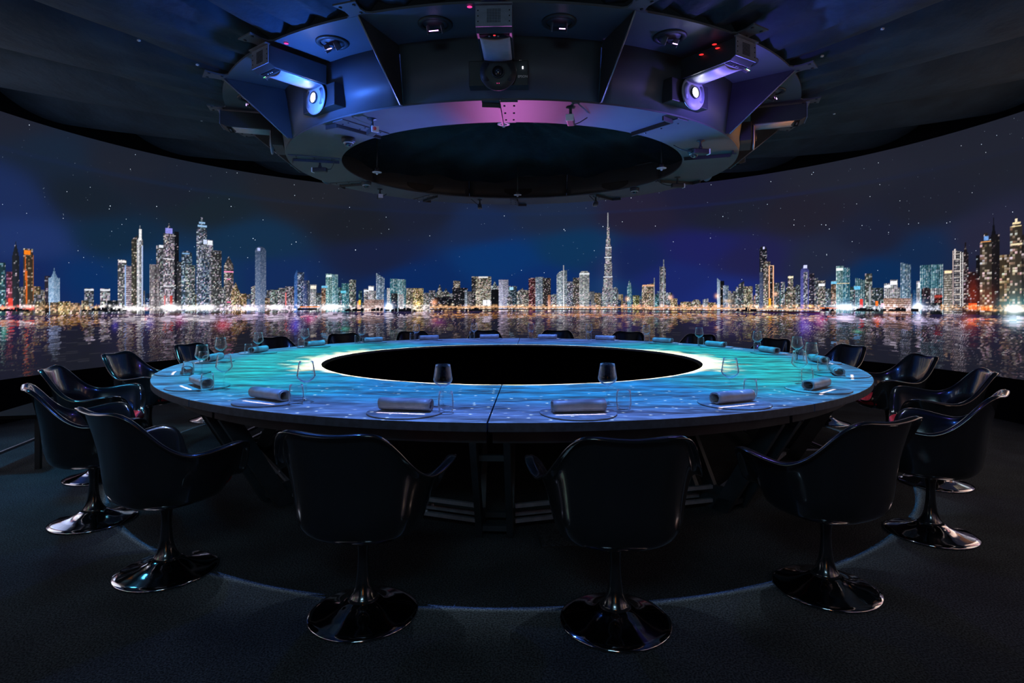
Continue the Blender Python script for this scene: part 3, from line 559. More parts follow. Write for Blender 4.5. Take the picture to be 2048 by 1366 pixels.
# ------------------------------------------------------------------ room
m = M(); m.add([(-7.5, -7.3, 0), (7.5, -7.3, 0), (7.5, 6.5, 0), (-7.5, 6.5, 0)], [(0, 1, 2, 3)]); m.build('floor', MT['carpet'], kind='structure', label='dark charcoal carpet floor')
m = M(); m.arc(RW-.01, RW+.03, 0, ZB, 22, 338, 96); m.build('baseboard_back', MT['black'], kind='structure', label='black skirting band below the projection wall')
m = M(); m.arc(RW-.015, RW+.03, ZT, 3.95, 22, 338, 96); m.build('trim_1', MT['black'], kind='structure', label='black cloth band above the projection wall')
m = M(); m.add([(-7.5, -7.3, 0), (7.5, -7.3, 0), (7.5, -7.3, 4.2), (-7.5, -7.3, 4.2)], [(0, 1, 2, 3)]); m.build('wall_front', MT['black'], kind='structure')
for sx, nm in ((-1, 'wall_left'), (1, 'wall_right')):
    m = M(); a = pol(RW+.01, sx*22); m.add([(a.x, a.y, 0), (a.x, a.y, 4.2), (sx*2.3, -7.3, 4.2), (sx*2.3, -7.3, 0)], [(0, 1, 2, 3)]); m.build(nm, MT['black'], kind='structure')

# ceiling: radial black cloth panels sagging between seams
ceil = empty('ceiling', (0, 0, 3.5), kind='structure', label='black cloth panels drawn out radially from the overhead rig')
def cloth_panel(k):
    a0 = A0+18*k; m = M(); nr, na = 26, 14; vs = []
    rs = random.Random(k)
    ph = rs.uniform(0, 6)
    for i in range(nr+1):
        t = i/nr; r = UR-.02+(RW-UR)*t; zc = 3.03+.248*(r-UR)-.03*math.sin(PI*t)
        for j in range(na+1):
            s = j/na; sag = math.sin(PI*s)**.55*(.012+.34*t**.9)
            wr_ = .022*math.exp(-t*5)*math.sin(s*22+ph+t*9)+.012*math.exp(-t*2.5)*math.sin(s*41+ph*2-t*13)
            p = pol(r, a0+18*s, zc-sag+wr_-3.5+(.10*t if s in (0,) else 0)*0); vs.append(p)
    fs = [(i*(na+1)+j, i*(na+1)+j+1, (i+1)*(na+1)+j+1, (i+1)*(na+1)+j) for i in range(nr) for j in range(na)]
    m.add(vs, fs, True)
    return m.build('cloth_panel', MT['cloth'], ceil)
for k in range(20): cloth_panel(k)
sm = M()                                             # little cord clips along every seam
for k in range(1, 20, 2):
    for i in range(8):
        p = pol(2.75+.36*i, A0+18*k+.2); z = 3.03+.248*(2.75+.36*i-UR)-.05
        sm.box((p.x, p.y, z-3.5), (.016, .016, .01), Matrix.Rotation(rad(A0+18*k+40), 3, 'Z'))
sm.build('seam_clips', MT['white'], ceil, kind='stuff')
# drape closing the hole of the ring
m = M(); vs = []; nr, na = 22, 120
for i in range(nr+1):
    t = i/nr; r = 2.1*(1-t)+.02
    for j in range(na):
        a = 360*j/na
        z = 2.93+.28*t**.6+.035*math.sin(rad(a)*11+1.5*math.sin(3*t+rad(a)))*(1-t*.5)+.02*math.sin(rad(a)*23+5*t)+.03*math.sin(rad(a)*3+4*t)
        vs.append(pol(r, a, z-3.5))
fs = [(i*na+j, (i+1)*na+j, (i+1)*na+(j+1) % na, i*na+(j+1) % na) for i in range(nr) for j in range(na)]
m.add(vs, fs, True); m.build('centre_drape', MT['cloth'], ceil)

# ------------------------------------------------------------------ the ring table
table = empty('ring_table', (0, 0, 0), label='huge ring-shaped dining table with blue water image projected on its top', category='table')
for k in range(10):
    a0 = A0+36*k
    m = M(); g = .07
    m.arc(TI, TR, TZ-.045, TZ, a0+g, a0+36-g, 18); o = m.build('tabletop_section', MT['top'], table, bevel=.003); o.data.materials.append(MT['tedge'])
    for p in o.data.polygons: p.material_index = 0 if p.normal.z > .3 else 1
    m = M(); m.arc(TI+.06, TR-.14, TZ-.13, TZ-.05, a0+.3, a0+35.7, 12); m.build('apron', MT['leg'], table)
for k in range(10):
    a = A0+36*k; R = Matrix.Rotation(rad(a), 3, 'Z')
    def loc(x, rr, z): return R @ Vector((x, -rr, z))
    for s in (-1, 1):
        x = s*.085-.0175
        m = M(); m.prism([loc(x, 2.42, .0), loc(x, 2.54, 0), loc(x, 2.91, TZ-.13), loc(x, 2.79, TZ-.13)], R @ Vector((.035, 0, 0)))
        m.build('leg', MT['leg'], table, bevel=.003)
        m = M(); m.prism([loc(x, 2.36, .0), loc(x, 2.26, 0), loc(x, 1.93, TZ-.13), loc(x, 2.05, TZ-.13)], R @ Vector((.035, 0, 0)))
        m.build('leg', MT['leg'], table, bevel=.003)
        m = M(); m.prism([loc(x, 2.26, .002), loc(x, 2.54, .002), loc(x, 2.56, .09), loc(x, 2.25, .09)], R @ Vector((.034, 0, 0)))
        m.build('foot', MT['leg'], table, bevel=.003)
    for rr, z in ((2.52, .05), (2.74, .5), (2.1, .5), (2.31, .05)):
        m = M(); m.box(loc(0, rr, z), (.135, .03, .03), R); m.build('leg_spacer', MT['leg'], table)
    # rails to the next pair of legs
    for rr, z in ((2.44, .06), (2.44, .145), (2.33, .06), (2.02, .50), (2.02, .585)):
        p0 = pol(rr, a+2.6, z); p1 = pol(rr, a+33.4, z); d = p1-p0; an = math.atan2(d.y, d.x)
        m = M(); m.box((p0+p1)/2, (d.length, .022, .022), Matrix.Rotation(an, 3, 'Z'))
        for q in (.2, .75):
            c = p0+d*q; m.lathe([(.0, .022), (.009, .020), (.011, .011), (.011, .0)], 10, c)
        m.build('rail', MT['rail'], table)
m = M(); m.lathe([(TI-.004, -.012), (TI-.004, 0), (0, .0)], 96, (0, 0, TZ-.02)); o = m.build('well_cover', MT['velvet'], label='black cloth cover stretched over the round opening inside the table', category='cover')
# metal floor box and carpet hatch
fb = empty('floor_box', (2.62, -.46, 0), rad(4), label='square metal-framed floor outlet box in carpet under right side of table', category='floor box')
m = M()
for c, d in (((0, .16, .005), (.34, .02, .01)), ((0, -.16, .005), (.34, .02, .01)), ((.16, 0, .005), (.02, .30, .01)), ((-.16, 0, .005), (.02, .30, .01))): m.box(c, d)
m.build('frame', MT['rail'], fb)
m = M()
for i in range(7): m.box((-.12+.04*i, 0, .004), (.008, .28, .006))
m.build('grille', MT['rigd'], fb)
hx = empty('carpet_hatch', (.305, -2.55, 0), rad(3), label='carpeted floor hatch lid slightly raised beside table leg', category='hatch')
m = M(); m.box((0, 0, .006), (.30, .22, .012)); m.build('lid', MT['carpet'], hx, bevel=.003)
m = M()
for c, d in (((0, .113, .004), (.31, .005, .008)), ((0, -.113, .004), (.31, .005, .008)), ((.153, 0, .004), (.005, .23, .008)), ((-.153, 0, .004), (.005, .23, .008))): m.box(c, d)
m.build('frame', MT['rigd'], hx)

# ------------------------------------------------------------------ swivel tub chair
RIM = [(0, .275, .432), (.10, .275, .432), (.185, .262, .436), (.232, .245, .462), (.262, .235, .53), (.285, .222, .595), (.312, .195, .632), (.332, .145, .642), (.330, .07, .632), (.316, -.01, .618),
       (.300, -.075, .618), (.278, -.135, .65), (.255, -.185, .70), (.230, -.228, .757), (.205, -.262, .80), (.175, -.288, .823), (.135, -.300, .828), (.07, -.304, .820), (0, -.305, .816)]
def spline(P, n):
    P = [np.array(p, float) for p in P]; out = []; m_ = len(P)-1
    for i in range(n):
        t = i/(n-1)*m_; k = min(int(t), m_-1); f = t-k
        p0, p1, p2, p3 = P[max(k-1, 0)], P[k], P[k+1], P[min(k+2, m_)]
        out.append(.5*((2*p1)+(-p0+p2)*f+(2*p0-5*p1+4*p2-p3)*f*f+(-p0+3*p1-3*p2+p3)*f**3))
    return out
def shell_mesh():
    half = spline(RIM, 46)
    rim = [np.array(p) for p in half]+[np.array((-p[0], p[1], p[2])) for p in half[-2:0:-1]]
    n = len(rim); NV = 22; grid = np.zeros((NV+1, n, 3))
    for j, p in enumerate(rim):
        ang = math.atan2(p[0], p[1])                       # 0 = front
        sx, sy = math.sin(ang), math.cos(ang)
        def sup(ax_, ay_, e):
            k = (abs(sx/ax_)**e+abs(sy/ay_)**e)**(-1/e); return np.array((sx*k, sy*k))
        back = .5-.5*sy; wall = sup(.262, .24 if sy < 0 else .262, 2.5); low = sup(.222, .195 if sy < 0 else .235, 2.4); bot = sup(.06, .06, 2)
        rise = p[2]-.43
        z1 = .352; z2 = .385; z3 = min(.455, p[2]-.012)
        C_ = [np.array((*(bot), .345)), np.array((*(low*.72), .352)), np.array((*(low*1.02), .372)), np.array((*(wall*.985), z3-.005 if rise < .03 else .43))]
        if rise > .03:
            f = min(rise/.2, 1)
            mid = np.array((p[0]*.28+wall[0]*.72, p[1]*.28+wall[1]*.72, .43+(p[2]-.43)*.45)); C_.append(mid)
            fl = np.array((p[0]*.80+wall[0]*.20-.004*sx, p[1]*.84+wall[1]*.16, .43+(p[2]-.43)*.86)); C_.append(fl)
            o_ = np.array((sx*.022*f, sy*.018*f, .000)); C_.append(p+o_*.25)
            C_.append(p+o_+np.array((sx*.012, sy*.012, -.004*f)))
        else: C_.append(p)
        pts = spline(C_, NV+1)
        for i in range(NV+1): grid[i, j] = pts[i]
    # smooth along the rim direction a little
    for _ in range(3): grid[1:-1] = (grid[1:-1]*2+np.roll(grid[1:-1], 1, 1)+np.roll(grid[1:-1], -1, 1))/4
    du = np.roll(grid, -1, 1)-np.roll(grid, 1, 1); dv = np.gradient(grid, axis=0)
    nrm = np.cross(dv, du); nrm /= np.maximum(np.linalg.norm(nrm, axis=-1, keepdims=True), 1e-9)
    # make normals point outward / down
    if (nrm[8, :, :2]*grid[8, :, :2]).sum() < 0: nrm = -nrm
    th = .0075; inner = grid-nrm*th
    m = M(); V = np.concatenate([grid.reshape(-1, 3), inner.reshape(-1, 3)]); K = (NV+1)*n; fs = []
    for i in range(NV):
        for j in range(n):
            a, b, c, d = i*n+j, i*n+(j+1) % n, (i+1)*n+(j+1) % n, (i+1)*n+j
            fs.append((a, b, c, d)); fs.append((K+d, K+c, K+b, K+a))
    for j in range(n): fs.append((NV*n+j, NV*n+(j+1) % n, K+NV*n+(j+1) % n, K+NV*n+j))
    fs.append(tuple(reversed(range(n)))); fs.append(tuple(K+j for j in range(n)))
    m.add([tuple(v) for v in V], fs, True); return m
def make_chair():
    t = empty('swivel_chair', (0, 0, 0))
    shell_mesh().build('seat_shell', MT['shell'], t)
    m = M(); m.lathe([(0, .000), (.222, .0), (.2285, .003), (.2295, .007), (.226, .0105), (.20, .0175), (.16, .026), (.12, .037), (.085, .052), (.066, .066), (0, .066)], 56)
    m.build('pedestal_base', MT['base'], t)
    m = M(); m.lathe([(0, .0655), (.066, .0655), (.055, .078), (.043, .098), (.033, .13), (.027, .17), (.0235, .215), (.0225, .25), (.0245, .285), (.031, .315), (.043, .337), (.058, .3435), (0, .3435)], 40)
    m.build('pedestal_stem', MT['shell'], t)
    m = M(); m.lathe([(.0, .3435), (.066, .3435), (.067, .348), (.0, .348)], 32); m.build('collar', MT['rail'], t)
    # cushion: rounded pad filling the seat and reaching past its front lip
    m = M(); vs = []; nu = 40; lay = [(.0, .392), (.80, .392), (.95, .402), (1.0, .42), (.985, .442), (.92, .456), (.75, .466), (.4, .472), (0, .474)]
    for s, z in lay:
        for i in range(nu):
            a = 2*PI*i/nu; sx, sy = math.sin(a), math.cos(a); k = (abs(sx)**2.8+abs(sy)**2.8)**(-1/2.8)
            vs.append((sx*k*.215*s, .045+sy*k*.238*s, z))
    fs = [(i*nu+j, i*nu+(j+1) % nu, (i+1)*nu+(j+1) % nu, (i+1)*nu+j) for i in range(len(lay)-1) for j in range(nu)]
    m.add(vs, fs, True); m.build('seat_cushion', MT['red'], t, label='red upholstered seat cushion')
    return t
proto = make_chair()
def ordn(k): return ['first', 'second', 'third', 'fourth', 'fifth', 'sixth', 'seventh', 'eighth', 'ninth', 'tenth'][k-1]
def seatplace(i):
    """i = -10..-1 going left from the near seam, 1..10 going right"""
    side = 'left' if i < 0 else 'right'; k = abs(i)
    if k <= 5: return "%s place %s of the table's near centre seam" % (ordn(k), side)
    return "%s place %s of the table's far centre seam" % (ordn(11-k), side)
CH = {-1: (-10.7, 3.39, -11), -2: (-29.9, 3.39, -31), -3: (-47.9, 3.39, -50), -4: (-65.5, 3.39, -68), -5: (-85, 3.40, -88), -6: (-102.5, 3.40, -102), -7: (-122, 3.40, -121), -8: (-138.5, 3.40, -140), -9: (-155.4, 3.40, -155), -10: (-173.2, 3.40, -173),
      1: (7.16, 3.42, 3), 2: (24.9, 3.43, 23), 3: (43.8, 3.43, 44), 4: (63.1, 3.43, 64), 5: (81.5, 3.42, 83), 6: (99, 3.42, 99), 7: (116.5, 3.42, 118), 8: (134, 3.42, 134), 9: (151.3, 3.42, 151), 10: (168.8, 3.42, 169)}
first = True
for i, (a, r, h) in CH.items():
    c = proto if first else copy_tree(proto); first = False
    c.location = pol(r, a, 0); c.rotation_euler = (0, 0, rad(h))
    c['label'] = 'glossy black swivel tub chair at the '+seatplace(i); c['category'] = 'chair'; c['group'] = 'black swivel chairs around the ring table'

# ------------------------------------------------------------------ place settings
def disc_mat():
    m = M(); n = 72; rs = random.Random(3); ph = [rs.uniform(0, 6) for _ in range(3)]
    def rr(a): return 1+.006*math.sin(3*a+ph[0])+.005*math.sin(5*a+ph[1])
    pr = [(0, 0), (.190, 0), (.196, .002), (.197, .005), (.194, .0072), (0, .0075)]
    vs = [(r*rr(2*PI*i/n)*math.cos(2*PI*i/n), r*rr(2*PI*i/n)*math.sin(2*PI*i/n), z) for r, z in pr for i in range(n)]
    fs = [(j*n+i, j*n+(i+1) % n, (j+1)*n+(i+1) % n, (j+1)*n+i) for j in range(len(pr)-1) for i in range(n)]
    m.add(vs, fs, True); return m.build('round_placemat', MT['mat'])
def napkin_roll():
    m = M(); L = .272; th = .0042; n = 84; out = []
    for k in range(n+1):
        t = k/n; a = -1.35+t*2*PI*1.9; s = 1-.27*t
        e = 2.5; cx, cz = math.cos(a), math.sin(a); q = (abs(cx)**e+abs(cz)**e)**(-1/e)
        out.append(np.array((cx*q*.042*s, cz*q*.0325*s)))
    vs = []
    rs = random.Random(4); nx = 10
    P = np.array(out); d = np.gradient(P, axis=0); d /= np.linalg.norm(d, axis=1, keepdims=True); nn = np.stack([d[:, 1], -d[:, 0]], 1)
    ol, il = P, P-nn*th
    for xi in range(nx+1):
        x = -L/2+L*xi/nx; w_ = .0012*math.sin(xi*1.9)
        for q in range(n+1): vs.append((x+.003*math.sin(q*.2), ol[q][0]+w_, ol[q][1]+.0336+w_*.5))
        for q in range(n+1): vs.append((x+.003*math.sin(q*.2), il[q][0]+w_, il[q][1]+.0336+w_*.5))
    w2 = 2*(n+1); fs = []
    for xi in range(nx):
        for q in range(n):
            a = xi*w2+q; fs.append((a, a+1, a+w2+1, a+w2)); b = a+n+1; fs.append((b, b+w2, b+w2+1, b+1))
        for q in (0, n):
            a = xi*w2+q; fs.append((a, a+w2, a+w2+n+1, a+n+1))
    for xi in (0, nx):
        for q in range(n):
            a = xi*w2+q; fs.append((a, a+1, a+n+2, a+n+1))
    m.add(vs, fs, True)
    return m.build('napkin_roll', MT['napkin'])
def wine_glass():
    out = [(.001, .0), (.037, .0), (.0385, .0012), (.036, .0025), (.015, .005), (.006, .010), (.0042, .02), (.0038, .05), (.0042, .085), (.006, .100), (.016, .108), (.032, .118), (.045, .130), (.0515, .143), (.0520, .149), (.0495, .162), (.0455, .188), (.0415, .214), (.0392, .228)]
    inn = [(.0383, .228), (.0406, .214), (.0446, .188), (.0486, .162), (.0510, .149), (.0505, .1435), (.0440, .1315), (.031, .1198), (.015, .1105), (.001, .1085)]
    m = M(); m.lathe(out+inn, 40); return m.build('wine_glass', MT['glass'])
def tumbler():
    out = [(.001, .0), (.030, .0), (.034, .003), (.0365, .012), (.0395, .035), (.0395, .06), (.037, .09), (.0355, .108)]
    inn = [(.0345, .108), (.036, .09), (.0384, .06), (.0384, .036), (.0350, .016), (.030, .011), (.001, .010)]
    m = M(); m.lathe(out+inn, 36); return m.build('water_tumbler', MT['glass'])
pm, pn_, pw, pt = disc_mat(), napkin_roll(), wine_glass(), tumbler()
#  seat: (mat angle, radius, napkin (right, toward centre, turn), tumbler (right, toward centre), wine (right, toward centre))
ST = {-1: (-11.2, 2.83, (0, -.01, 2), (.207, .03), (.14, .19)), -2: (-29.5, 2.82, (-.01, -.0, -2), (.205, .02), (.18, .11)), -3: (-47.6, 2.82, (.02, .0, 0), (.205, .0), (.205, .10)),
 -4: (-65.9, 2.84, (.02, .02, 4), (.16, .05), (.13, .14)), -5: (-84.3, 2.82, (0, .0, -4), (.15, -.02), (.09, .11)), -6: (-102.2, 2.82, (.0, .0, 3), (.14, -.01), (.10, .08)), -7: (-121, 2.84, (0, 0, 0), (.19, -.0), (.16, .03)),
 -8: (-138.6, 2.84, (0, 0, 0), (.21, -.0), (.16, .02)), -9: (-155.4, 2.84, (0, 0, 1), (.23, -.01), (.18, .01)), -10: (-173.3, 2.84, (0, 0, 0), (.25, -.0), (.22, -.03)),
 1: (6.9, 2.83, (0, -.01, 0), (.257, .06), (.215, .22)), 2: (26.0, 2.82, (0, .0, 0), (.26, .12), (.19, .21)), 3: (44.4, 2.82, (.0, .0, -3), (.24, .15), (.18, .18)), 4: (63.2, 2.83, (-.03, .02, 6), (.21, .12), (.22, .20)),
 5: (82.0, 2.83, (-.04, .0, 4), (.18, .10), (.15, .13)), 6: (101.2, 2.83, (0, 0, 0), (.23, .0), (.20, .02)), 7: (118.8, 2.83, (0, 0, 0), (.25, .0), (.25, .03)), 8: (135.2, 2.84, (0, 0, -2), (.25, .0), (.24, .03)), 9: (152.4, 2.84, (0, 0, 0), (.25, -.0), (.24, .02)), 10: (169.5, 2.84, (0, 0, 0), (.25, .0), (.24, .02))}
first = True
for i, (a, r, nk, tb, wg) in ST.items():
    sp = seatplace(i); c = pol(r, a, TZ+.0008); R = Matrix.Rotation(rad(a), 3, 'Z')
    def put(src, name, x, y, z, rz, lab, cat, grp):
        o = src if first else src.copy()
        if not first: C.objects.link(o)
        p = c+R @ Vector((x, y, 0)); o.location = (p.x, p.y, c.z+z); o.rotation_euler = (0, 0, rad(a+rz))
        o['label'] = lab+sp; o['category'] = cat; o['group'] = grp
    put(pm, 'round_placemat', 0, 0, 0, i*37, 'round grey leather placemat at the ', 'placemat', 'round placemats on the table')
    put(pn_, 'napkin_roll', nk[0], nk[1]+.01, .0075, nk[2]+(180 if i in (1, 2, 3, 4, 5) else 0), 'rolled grey napkin at the ', 'napkin', 'rolled napkins on the placemats')
    put(pw, 'wine_glass', wg[0], wg[1], 0, 0, 'clear long-stemmed wine glass at the ', 'glass', 'wine glasses on the table')
    put(pt, 'water_tumbler', tb[0], tb[1], 0, 0, 'short clear water tumbler at the ', 'glass', 'water tumblers on the table')
    first = False

# ------------------------------------------------------------------ overhead rig
rig = empty('overhead_rig', (0, 0, 0), label='dark metal ring rig hung over the table, carrying projectors and cameras', category='rig')
for k in range(10):
    a0 = A0+36*k
    m = M(); m.arc(RI, RO, RZ, RZ+.012, a0+.03, a0+35.97, 18); m.build('ring_plate', MT['rig'], rig)
    m = M(); m.arc(RI+.015, RO-.015, RZ-.008, RZ-.0005, a0+.15, a0+3.2, 4); m.build('splice_plate', MT['rig'], rig)
    m = M()
    p0, p1 = pol(RI+.02, a0-.1), pol(RO-.06, a0-.1); d = p1-p0; m.box((*((p0+p1)/2).xy, RZ-.016), (d.length, .012, .03), Matrix.Rotation(math.atan2(d.y, d.x), 3, 'Z'))
    p2 = pol(RO-.06, a0-.1); p3 = pol(RO-.04, a0-3.2); d = p3-p2; m.box((*((p2+p3)/2).xy, RZ-.016), (d.length, .012, .03), Matrix.Rotation(math.atan2(d.y, d.x), 3, 'Z'))
    m.build('joint_bar', MT['rigd'], rig)
    m = M()
    for q in (.18, .5, .82):
        for s in (.8, 2.6): m.lathe([(0, -.006), (.006, -.005), (.007, 0)], 8, pol(RI+(RO-RI)*q, a0+s, RZ-.008))
    m.build('bolt_heads', MT['rigd'], rig, kind='stuff')
    a1 = A0+18+36*k                                     # drum panels span from fin to fin
    m = M(); vs = []; n = 18
    for i in range(n+1):
        a = a1+.35+35.3*i/n
        vs += [pol(RO+.005, a, RZ+.012), pol(RO+.06, a, UZ), pol(RO+.05, a, UZ), pol(RO-.005, a, RZ+.012)]
    fs = [(i*4+q, (i+1)*4+q, (i+1)*4+(q+1) % 4, i*4+(q+1) % 4) for i in range(n) for q in range(4)]+[(0, 1, 2, 3), tuple(n*4+q for q in (3, 2, 1, 0))]
    m.add(vs, fs, True); m.build('drum_panel', MT['drum'], rig)
    R = Matrix.Rotation(rad(a1), 3, 'Z')
    def lc(x, rr, z): return R @ Vector((x, -rr, z))
    m = M(); m.prism([lc(-.006, RO+.004, RZ+.004), lc(-.006, RO+.03, RZ+.004), lc(-.006, UR+.01, UZ-.002), lc(-.006, RO+.055, UZ-.002)], R @ Vector((.012, 0, 0)))
    m.build('fin', MT['rigd'], rig)
    m = M(); e = R @ Vector((0, 1, 0)); p0 = lc(0, RO+.034, RZ+.002); p1 = lc(0, UR+.014, UZ-.006); m.tube([p0, p1], .0055, 6); m.build('fin_edge', MT['bracket'], rig)
    m = M(); m.arc(RO+.052, UR, UZ, UZ+.014, a1+.05, a1+35.95, 18); m.build('top_plate', MT['drum'], rig)
for k in range(20):
    R = Matrix.Rotation(rad(A0+18*k), 3, 'Z')
    def lc(x, rr, z): return R @ Vector((x, -rr, z))
    m = M(); m.prism([lc(-.13, UR-.03, UZ+.001), lc(-.055, UR+.02, UZ+.001), lc(-.05, UR+.07, UZ+.001), lc(-.075, UR+.15, UZ+.001), lc(.075, UR+.15, UZ+.001), lc(.05, UR+.07, UZ+.001), lc(.055, UR+.02, UZ+.001), lc(.13, UR-.03, UZ+.001)], (0, 0, .010))
    m.build('mounting_tab', MT['rig'], rig)
    m = M()
    for x in (-.045, .045): m.lathe([(0, -.004), (.010, -.004), (.010, .001)], 10, lc(x, UR+.12, UZ))
    m.lathe([(0, -.004), (.010, -.004), (.010, .001)], 10, lc(.03, UR+.03, UZ))
    m.build('bolt_heads', MT['rigd'], rig, kind='stuff')

# projector ports: round recessed rings with a tilted mirror
def port():
    t = empty('projector_port')
    m = M(); m.lathe([(.075, -.012), (.098, -.012), (.104, -.006), (.104, .0), (.075, .0)], 40, close=True); m.build('ring', MT['rigd'], t)
    m = M(); m.lathe([(0, -.003), (.076, -.003), (.076, -.001), (0, -.001)], 32); m.build('cover_disc', MT['rig'], t)
    m = M(); rot = Matrix.Rotation(rad(38), 3, 'X'); m.box((0, .0, -.040), (.085, .062, .003), rot); m.build('mirror', MT['dullens'], t)
    for s in (-1, 1):
        m = M(); m.box((s*.044, 0, -.030), (.003, .055, .05), rot); m.build('mirror_bracket', MT['bracket'], t)
    return t
pp = port(); glints = {}
def around(a):
    a = (a+180) % 360-180
    if abs(a) < 1e-3: return 'dead ahead'
    return ('%d degrees' % abs(round(a)))
for k in range(20):
    i = k+1 if k < 10 else k-20; a = A0+9+18*k
    c = pp if k == 0 else copy_tree(pp); c.location = pol(2.35, a, UZ); c.rotation_euler = (0, 0, rad(a))
    c['label'] = 'round projector port in rig above the '+seatplace(i if i > 0 else i); c['category'] = 'projector port'; c['group'] = 'round ports in the upper plate'
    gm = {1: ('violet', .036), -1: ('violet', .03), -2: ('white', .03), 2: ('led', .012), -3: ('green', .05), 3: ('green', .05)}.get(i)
    m = M(); m.box((.012 if i > 0 else -.012, -.036, -.058), (gm[1] if gm else .02, .004, .004)); m.build('painted_glint', MT[gm[0]] if gm else MT['violet'], c)

# hanging projector units
def unit():
    t = empty('projector_unit')
    m = M(); z0, z1 = 2.80, 2.93
    m.prism([(-.10, -2.56, z0+.0), (-.10, -2.60, z0+.02), (-.10, -2.60, z1), (-.10, -2.18, z1), (-.10, -2.18, z0)], (.20, 0, 0)); m.build('housing', MT['rigd'], t, bevel=.004)
    m = M(); m.box((0, -2.604, 2.875), (.20, .006, .115)); m.build('vent_panel', MT['vent'], t)
    m = M()
    for ix in range(9):
        for iz in range(9): m.box((-.034+.0085*ix, -2.6078, 2.842+.0085*iz), (.0045, .0015, .0045), Matrix.Rotation(PI/4, 3, 'Y'))
    for x in (-.086, .086):
        for z in (2.845, 2.875, 2.905): m.box((x, -2.6078, z), (.006, .002, .006))
    m.build('vent_holes', MT['black'], t, kind='stuff')
    m = M(); m.box((0, -2.61, 2.938), (.205, .03, .008)); m.build('top_flange', MT['bracket'], t)
    # pale curved hood underneath
    m = M(); n = 8; vs = []
    for k in range(n+1):
        f = k/n; x = -.085+.17*f; zz = 2.798-.012*math.sin(PI*f); vs += [(x, -2.51+.02*math.sin(PI*f), zz), (x, -2.19+.015*math.sin(PI*f)-.02, zz-.004), (x, -2.19+.015*math.sin(PI*f)-.02, 2.802), (x, -2.51+.02*math.sin(PI*f), 2.802)]
    fs = [(k*4+q, (k+1)*4+q, (k+1)*4+(q+1) % 4, k*4+(q+1) % 4) for k in range(n) for q in range(4)]+[(0, 1, 2, 3), tuple(n*4+q for q in (3, 2, 1, 0))]
    m.add(vs, fs, True); m.build('hood', MT['hood'], t)
    m = M(); m.box((0, -2.535, 2.7985), (.17, .035, .004)); m.build('connector_slot', MT['black'], t)
    m = M()
    for x in (-.03, 0, .02): m.lathe([(0, -.004), (.006, -.003), (.006, 0)], 8, (x, -2.535, 2.7965))
    m.build('connectors', MT['bracket'], t, kind='stuff')
    # projector body behind the lens, lying against the drum
    m = M(); m.box((0, -2.135, 2.725), (.37, .09, .155)); o = m.build('projector_body', MT['rigd'], t, bevel=.006)
    Rx = Matrix.Rotation(rad(90), 3, 'X')
    m = M(); m.lathe([(.0, .0), (.110, .0), (.113, .006), (.110, .012), (.060, .016), (.0, .016)], 44, (0, -2.195, 2.72), Rx); m.build('lens_plate', MT['hood'], t)
    m = M(); m.lathe([(.034, .014), (.040, .016), (.040, .03), (.034, .03)], 28, (0, -2.195, 2.72), Rx, close=True); m.build('lens_ring', MT['rigd'], t)
    for s in (-1, 1):
        m = M(); vs = []
        m.lathe([(0, 0), (.034, 0), (.034, .004), (0, .004)], 20, (s*.072, -2.206, 2.72), Rx); m.v = [(x, y, 2.72+(z-2.72)*1.7) for x, y, z in m.v]
        o2 = m.build('shutter_flap', MT['vent'], t); o2.scale = (1, 1, 1)
    return t
pu = unit()
def lensdisc(parent, mt, r=.032):
    m = M(); m.lathe([(0, .014), (r, .014), (r, .018), (0, .021)], 24, (0, -2.195, 2.72), Matrix.Rotation(rad(90), 3, 'X')); return m.build('lens', mt, parent)
UL = ['nearest projector unit in the middle, facing the viewer with its vent', 'projector unit with bright lens, right of the middle one', 'projector unit at right edge of rig with orange-lit end', 'projector unit on the far right of the rig, turned away',
      'projector unit at the far back right of the rig', 'projector unit at the far back of the rig', 'projector unit at the far back left of the rig', 'projector unit on the far left of the rig, turned away', 'projector unit at left edge of rig with pale end bracket', 'projector unit with bright lens, left of the middle one']
units = []
for k in range(10):
    c = pu if k == 0 else copy_tree(pu); a = A0+36*k; c.rotation_euler = (0, 0, rad(a)); units.append(c)
    c['label'] = UL[k]; c['category'] = 'projector'; c['group'] = 'projector units on the overhead rig'
for k, c in enumerate(units): lensdisc(c, MT['lens'] if k in (1, 9) else MT['dullens'], .034)
def text(s, size, mt, loc, rot, parent):
    cu = bpy.data.curves.new('lettering', 'FONT'); cu.body = s; cu.size = size; cu.extrude = .0006; cu.align_x = 'CENTER'; cu.align_y = 'CENTER'; cu.materials.append(mt)
    q = bpy.data.objects.new('lettering_curve', cu); C.objects.link(q); bpy.context.view_layer.update()
    me = bpy.data.meshes.new_from_object(q.evaluated_get(bpy.context.evaluated_depsgraph_get())); bpy.data.objects.remove(q); me.name = 'lettering'
    o = bpy.data.objects.new('lettering', me); o.location = loc; o.rotation_euler = rot; C.objects.link(o); o.parent = parent; return o
for c in units[0].children:
    if c.name.startswith(('lens_plate', 'shutter_flap')):
        c.material_slots[0].link = 'OBJECT'; c.material_slots[0].material = MT['rigd']
text('EPSON', .020, MT['text'], (.150, -2.182, 2.70), (PI/2, 0, 0), units[0])
text('21', .018, MT['num'], (.135, -2.13, 2.815), (PI/2, 0, 0), units[0])
text('22', .016, MT['num'], (.06, -2.13, 2.80), (PI/2, 0, 0), units[9])
m = M(); m.box((.150, -2.183, 2.755), (.006, .004, .014)); m.build('status_light', MT['led'], units[0])
m = M()
for x in (-.006, .006): m.box((x, -2.212, 2.65), (.004, .004, .003))
m.build('status_light', MT['pink'], units[0])
m = M(); m.lathe([(0, 0), (.008, .002), (0, .006)], 8, (0, -2.545, 2.793)); m.build('warning_light', MT['redled'], units[0])
